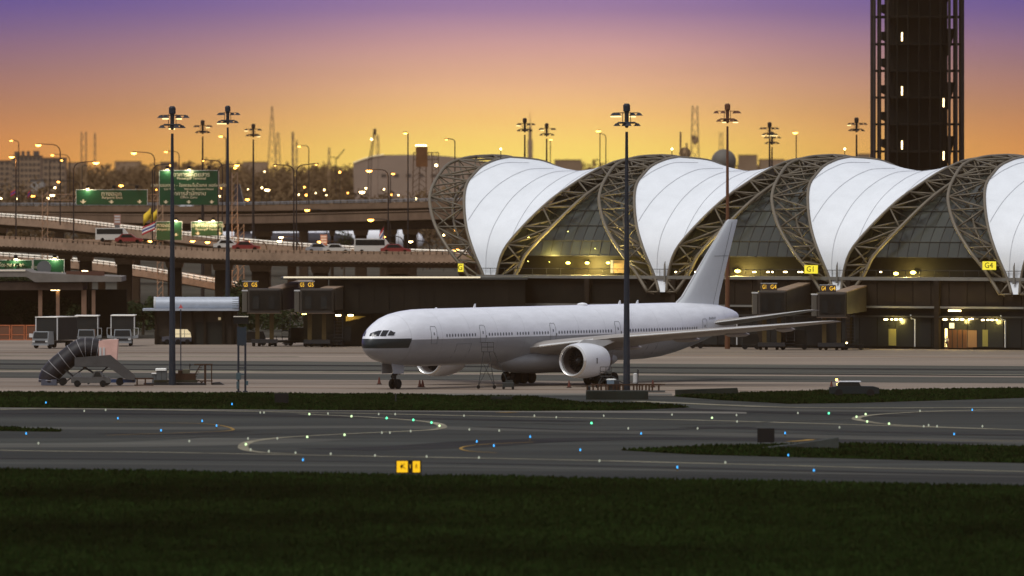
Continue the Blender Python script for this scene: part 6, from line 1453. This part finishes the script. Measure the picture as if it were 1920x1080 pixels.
cu3 = thing('culvert', 'sloping concrete culvert head beside the black box sign', 'culvert', (XX(1530, 905), 905, 0)); MB().prism([(-5.5, 0), (-2, .35), (1.9, .95), (1.9, 0)], -1, 1.5).build('wall', mat('culvert_grey', (.045, .05, .045), .9, 0, .05, (.6, .3, 4)), cu3)
cu4 = thing('culvert', 'small dark drain block in the grass below the main gear', 'culvert', (XX(940, 1090), 1090, 0)); MB().bbox(-1.1, 1.1, -.5, .5, 0, .45, .05).build('wall', mat('culvert_dark', (.018, .022, .018), .9), cu4)
# box signs and markers
for px, py0, py1, wpx, lab in ((528, 738, 758, 26, 'black box sign on the grass strip at left centre'), (1436, 803, 832, 32, 'black box sign beside the sloping culvert at right')):
    D = depth(py1); t_ = thing('box_sign', lab, 'sign', (XX(px, D), D, 0), 0, 'unlit box signs seen from behind'); hh = ZZ(py0, D); ww = wpx * D / F / 2
    MB().bbox(-ww, ww, -.2, .2, .12, hh, .04).build('box', BLK, t_)
    for s_ in (-.6, .6): MB().box(s_ * ww - .05, s_ * ww + .05, -.05, .05, 0, .12).build('leg', DGRY, t_)
D = depth(890); ys = thing('taxiway_sign', 'lit yellow taxiway sign in two panels on the foreground grass edge', 'taxiway sign', (XX(766, D), D, 0))
YS = mat('sign_yellow_lit', (.6, .36, .01), .5, emit=((1, .55, .01), .75)); zt_ = ZZ(864.5, D); k = D / F
MB().bbox(-24 * k, 24 * k, 0, .3, .10, zt_ + .06, .03).build('housing', BLK, ys)
MB().box(-22 * k, -1.5 * k, -.03, -.002, .18, zt_).build('panel', YS, ys); MB().box(8 * k, 21.5 * k, -.03, -.002, .18, zt_).build('panel', YS, ys)
BT = mat('sign_black_brown', (.05, .025, .0), .6)
letter('K', .62, BT, ys, (-10 * k, -.05, .64)); letter('•', .8, BT, ys, (-13.5 * k, -.05, .6)); letter('8', .5, BT, ys, (14.5 * k, -.05, .64), sx=.7)
letter('B', .4, YS, ys, (3.3 * k, -.02, .64), sx=.4)
for s_ in (-18, 0, 18): MB().box(s_ * k - .04, s_ * k + .04, .1, .2, 0, .1).build('leg', DGRY, ys)
# blue edge lights and green centreline lights
BLU = emis('edge_light_blue', (.05, .42, 1), 1.9); GRN = emis('centre_light_green', (.12, 1, .45), 2.2); GRW = emis('centre_light_warm', (.7, 1, .5), 1.6)
def edge_light(px, py, mt, nm, lab, cat, grp, h=.34, r_=.06, stem=True):
    D = depth(py + (5 if stem else 0)); t_ = thing(nm, lab, cat, (XX(px, D), D, .03), 0, grp)
    if stem: MB().lathe([(.12, 0), (.05, .05), (.04, h - .12)], 8).build('stem', YEL, t_)
    MB().lathe([(.01, 0), (r_ * .9, .03), (r_, .12), (r_ * .6, .2), (.01, .22)], 8, (0, 0, h - .14 if stem else 0)).build('lens', mt, t_)
BL = ((86, 756), (435, 759), (221, 786), (379, 791), (406, 800), (302, 809), (49, 815), (568, 865), (894, 830), (926, 838), (994, 821), (1088, 846), (1202, 815), (1270, 879), (1472, 814), (1478, 856), (1526, 885), (1789, 816), (1823, 770))
BLn = ordinals(BL, [(775, 'beside the grass strip'), (812, 'in the left taxiway loop'), (835, 'level with the right box sign'), (900, 'near the taxiway front edge')])
for px, py in BL:
    edge_light(px, py, BLU, 'edge_light', 'blue taxiway edge light, ' + BLn[(px, py)], 'taxiway light', 'blue taxiway edge lights')
GL = ((580, 779), (659, 783), (725, 786.5), (775, 790), (809, 795), (824, 801), (576, 822), (646, 818), (461, 836), (1109, 796), (1554, 777.5), (1606, 784), (1623, 779), (1626, 793), (1667, 797), (1335, 786))
GLn = ordinals(GL, [(787, 'along the far painted curve'), (802, 'at the turn of the far curve'), (850, 'on the lower painted loop')])
for px, py in GL:
    edge_light(px, py, GRN if (px > 700 and px < 812) or px in (1109, 1554, 1823) else GRW, 'centre_light', 'green centre light, ' + GLn[(px, py)], 'taxiway light', 'green lights along the taxiway curves', .1, .095, False)
WSM = emis('inset_light_dim', (.8, .85, .65), .5)
PL = ((488, 776), (495, 776), (615, 778), (710, 779), (741, 779), (870, 782), (158, 773), (198, 771), (880, 808), (936, 810), (716, 814), (731, 814), (770, 811), (465, 825), (520, 825), (470, 846), (504, 849), (554, 852), (620, 854), (703, 857), (800, 859), (898, 861), (72, 834), (355, 830), (1002, 782), (1043, 785), (1132, 782), (1178, 806), (1260, 780), (1308, 806), (1381, 781), (1382, 793), (1496, 777), (1574, 804), (1725, 773), (1732, 802), (1741, 800), (1757, 802), (1842, 802), (1360, 870), (1124, 867))
PLn = ordinals(PL, [(787, 'along the far taxiway line'), (820, 'in the middle of the taxiway'), (900, 'along the near taxiway line')])
for px, py in PL:
    edge_light(px, py, WSM, 'inset_light', 'pale inset light, ' + PLn[(px, py)], 'taxiway light', 'pale inset taxiway lights', .1, .075, False)
# cones
CN = mat('cone_dark_red', (.10, .03, .02), .7)
for px, py, lab in ((711, 720.5, 'traffic cone left of the nose gear'), (787, 726, 'left traffic cone of the close pair behind the nose gear'), (792.5, 726, 'right traffic cone of the close pair behind the nose gear'), (1067, 727, 'traffic cone under the near engine'), (1224, 726, 'traffic cone right of the mast in front of the wing'), (1559, 728, 'traffic cone beside the dark tug')):
    D = depth(py); t_ = thing('traffic_cone', lab, 'cone', (XX(px, D), D, 0), 0, 'traffic cones around the airliner')
    MB().box(-.28, .28, -.28, .28, 0, .06).build('base', BLK, t_); MB().lathe([(.2, .06), (.05, .78), (.02, .8)], 10, cap=True).build('cone', CN, t_)
# mobile access stands by the fuselage
DKS = mat('stand_dark', (.028, .03, .028), .6)
def stand(px0, px1, ptop, pbase, label):
    D = depth(pbase); t_ = thing('access_stand', label, 'access stand', (XX((px0 + px1) / 2, D), D, 0), 0, 'wheeled access stands beside the airliner'); w = (px1 - px0) * D / F / 2; zt_ = ZZ(ptop, D)
    for sx_ in (-1, 1):
        for sy in (-.7, .7):
            MB().bar((sx_ * w, sy, .25), (sx_ * w * .35, sy * .7, zt_ - 1.0), .07).build('leg', DKS, t_)
            MB().lathe([(.04, -.06), (.19, -.06), (.19, .06), (.04, .06)], 12, (sx_ * w, sy, .2), 'y', True).build('wheel', BLK, t_)
    mb = MB()
    for sy in (-.7, .7): mb.bar((-w, sy, .3), (w * .4, sy * .7, zt_ * .55), .045).bar((w, sy, .3), (-w * .4, sy * .7, zt_ * .55), .045).bar((-w * .75, sy, 1.6), (w * .75, sy, 1.6), .045)
    mb.build('brace', DKS, t_)
    MB().box(-w * .6, w * .9, -.6, .6, zt_ - 1.05, zt_ - .97).build('deck', DKS, t_)
    mb = MB()
    for sx_ in (-.6, .15, .9):
        for sy in (-.58, .58): mb.bar((sx_ * w, sy, zt_ - 1), (sx_ * w, sy, zt_), .045)
    for z in (zt_, zt_ - .5):
        for sy in (-.58, .58): mb.bar((-.6 * w, sy, z), (.9 * w, sy, z), .045)
    mb.build('handrail', DKS, t_)
    for sy in (-.45, .45): MB().bar((w * .9, sy, zt_ - 1.0), (w * 2.9, sy, .3), .07).build('ladder_rail', DKS, t_)
    for k in range(11): u = (k + .5) / 11; MB().box(w * (.9 + 2 * u) - .02, w * (.9 + 2 * u) + .18, -.45, .45, zt_ - 1 - (zt_ - 1.3) * u, zt_ - .96 - (zt_ - 1.3) * u).build('ladder_step', DKS, t_)
    return t_
stand(897, 927, 642, 729, 'tall wheeled access stand with ladder left of the far main gear')
stand(1120, 1148, 688, 728, 'low wheeled access stand behind the blue cabinet')
gx = thing('ground_power_cart', 'small dark cart on four wheels in front of the far main gear', 'cart', (*G(953, 730)[:2], 0)); MB().bbox(-.62, .62, -.4, .4, .25, .75, .06).build('body', DKS, gx); MB().box(-.3, .5, -.3, .3, .75, 1.0).build('cover', DKS, gx)
for x in (-.5, .5):
    for y in (-.38, .38): MB().lathe([(.03, -.05), (.15, -.05), (.15, .05), (.03, .05)], 10, (x, y, .15), 'y', True).build('wheel', BLK, gx)
# ground equipment clutter below the gates
def gse(px, py, L_, hgt, label, wheels=2, cover=True, m=None, lamp=False):
    D = depth(py); t_ = thing('equipment_trolley', label, 'trolley', (XX(px, D), D, 0), 0, 'dark ground equipment under the gates'); m = m or mat('equipment_dark', (.016, .015, .013), .7, 0, .1, (.8, .3, 3))
    MB().bbox(-L_ / 2, L_ / 2, -.8, .8, .4, .7, .05).build('chassis', m, t_)
    if cover: MB().prism([(-L_ / 2 + .1, .71), (-L_ / 2 + .15, hgt - .15), (-L_ / 2 + .5, hgt), (L_ / 2 - .4, hgt), (L_ / 2 - .1, hgt * .6), (L_ / 2 - .1, .71)], -.7, .7).build('cover', m, t_)
    else:
        mb = MB()
        for x in np.linspace(-L_ / 2 + .1, L_ / 2 - .1, 4): mb.box(x - .04, x + .04, -.7, -.62, .7, hgt)
        mb.box(-L_ / 2 + .06, L_ / 2 - .06, -.7, -.62, hgt, hgt + .07).build('side_rail', m, t_)
    for x in np.linspace(-L_ / 2 + .4, L_ / 2 - .4, wheels):
        for y in (-.75, .75): MB().lathe([(.12, -.1), (.34, -.1), (.38, 0), (.34, .1), (.12, .1)], 12, (x, y, .38), 'y', True).build('wheel', BLK, t_)
    MB().bar((L_ / 2, 0, .5), (L_ / 2 + .9, 0, .3), .08).build('tow_bar', m, t_)
    if lamp: MB().lathe([(.02, -.12), (.12, 0), (.02, .12)], 8, (-L_ / 2 + .5, -.85, hgt * .7)).build('lamp', LAMPW, t_)
gse(474, 648, 3.6, 1.9, 'dark covered trolley left of the first G5 jet bridge column', 2, True, None, True)
gse(524, 647.5, 2.6, 1.2, 'open dark trolley right of the first G5 jet bridge column', 2, False)
gse(560, 648, 3.0, 2.4, 'tall dark covered trolley between the two G5 jet bridges', 2, True)
gse(620, 649, 3.8, 1.5, 'long dark trolley right of the second G5 jet bridge', 3, True)
gse(650, 648, 2.4, 1.0, 'low open trolley under the lit bracket', 2, False)
gse(1408, 655, 2.4, 2.1, 'dark upright trolley left of the first G4 jet bridge', 2, True)
gse(1488, 655.5, 3.6, 2.6, 'large dark covered trolley between the two G4 jet bridges', 2, True)
gse(1600, 656, 2.8, 1.3, 'open dark trolley right of the second G4 jet bridge', 2, False, None, True)
gse(1306, 653, 1.8, 1.6, 'small dark trolley below the airliner tail', 2, True)
# dark tug at the right
D = depth(744); tg = thing('tow_tractor', 'low dark tow tractor with white roof crossing behind the right grass bank', 'tow tractor', (XX(1603, D), D, 0))
MB().prism([(-2.6, .35), (-2.7, 1.0), (-1.6, 1.15), (1.9, 1.1), (2.5, .95), (2.5, .35)], -1, 1).build('body', mat('tug_dark', (.008, .014, .015), .6), tg)
MB().prism([(-1.9, 1.12), (-1.7, 1.55), (.4, 1.55), (.6, 1.12)], -.85, .85).build('cab', GLASSD, tg); MB().box(-2.0, .6, -.95, .95, 1.56, 1.64).build('roof', WHT, tg)
MB().lathe([(.1, 1.64), (.12, 1.75), (.08, 1.84)], 8, (-1.9, 0, .05), cap=True).build('beacon', LAMPO, tg)
for x in (-1.7, 1.6):
    for y in (-.9, .9): MB().lathe([(.15, -.14), (.4, -.14), (.44, 0), (.4, .14), (.15, .14)], 14, (x, y, .44), 'y', True).build('wheel', BLK, tg)
mk = thing('marker_post', 'thin dark marker post on the left grass strip below the nose gear', 'post', (*G(742, 756)[:2], 0)); MB().box(-.06, .06, -.06, .06, 0, .9).build('post', DGRY, mk)

# ------------------------------------------------------------------ haze
hz = bpy.data.materials.new('haze'); hz.use_nodes = True; ht = hz.node_tree; ht.nodes.clear()
pv = ht.nodes.new('ShaderNodeVolumePrincipled'); pv.inputs['Color'].default_value = (.80, .46, .20, 1); pv.inputs['Density'].default_value = .000034; pv.inputs['Anisotropy'].default_value = .5
mo = ht.nodes.new('ShaderNodeOutputMaterial'); ht.links.new(pv.outputs[0], mo.inputs['Volume'])
hb = MB().box(-6300, 6300, -300, 9700, -1.1, 112); hb.build('haze', hz, kind='stuff')
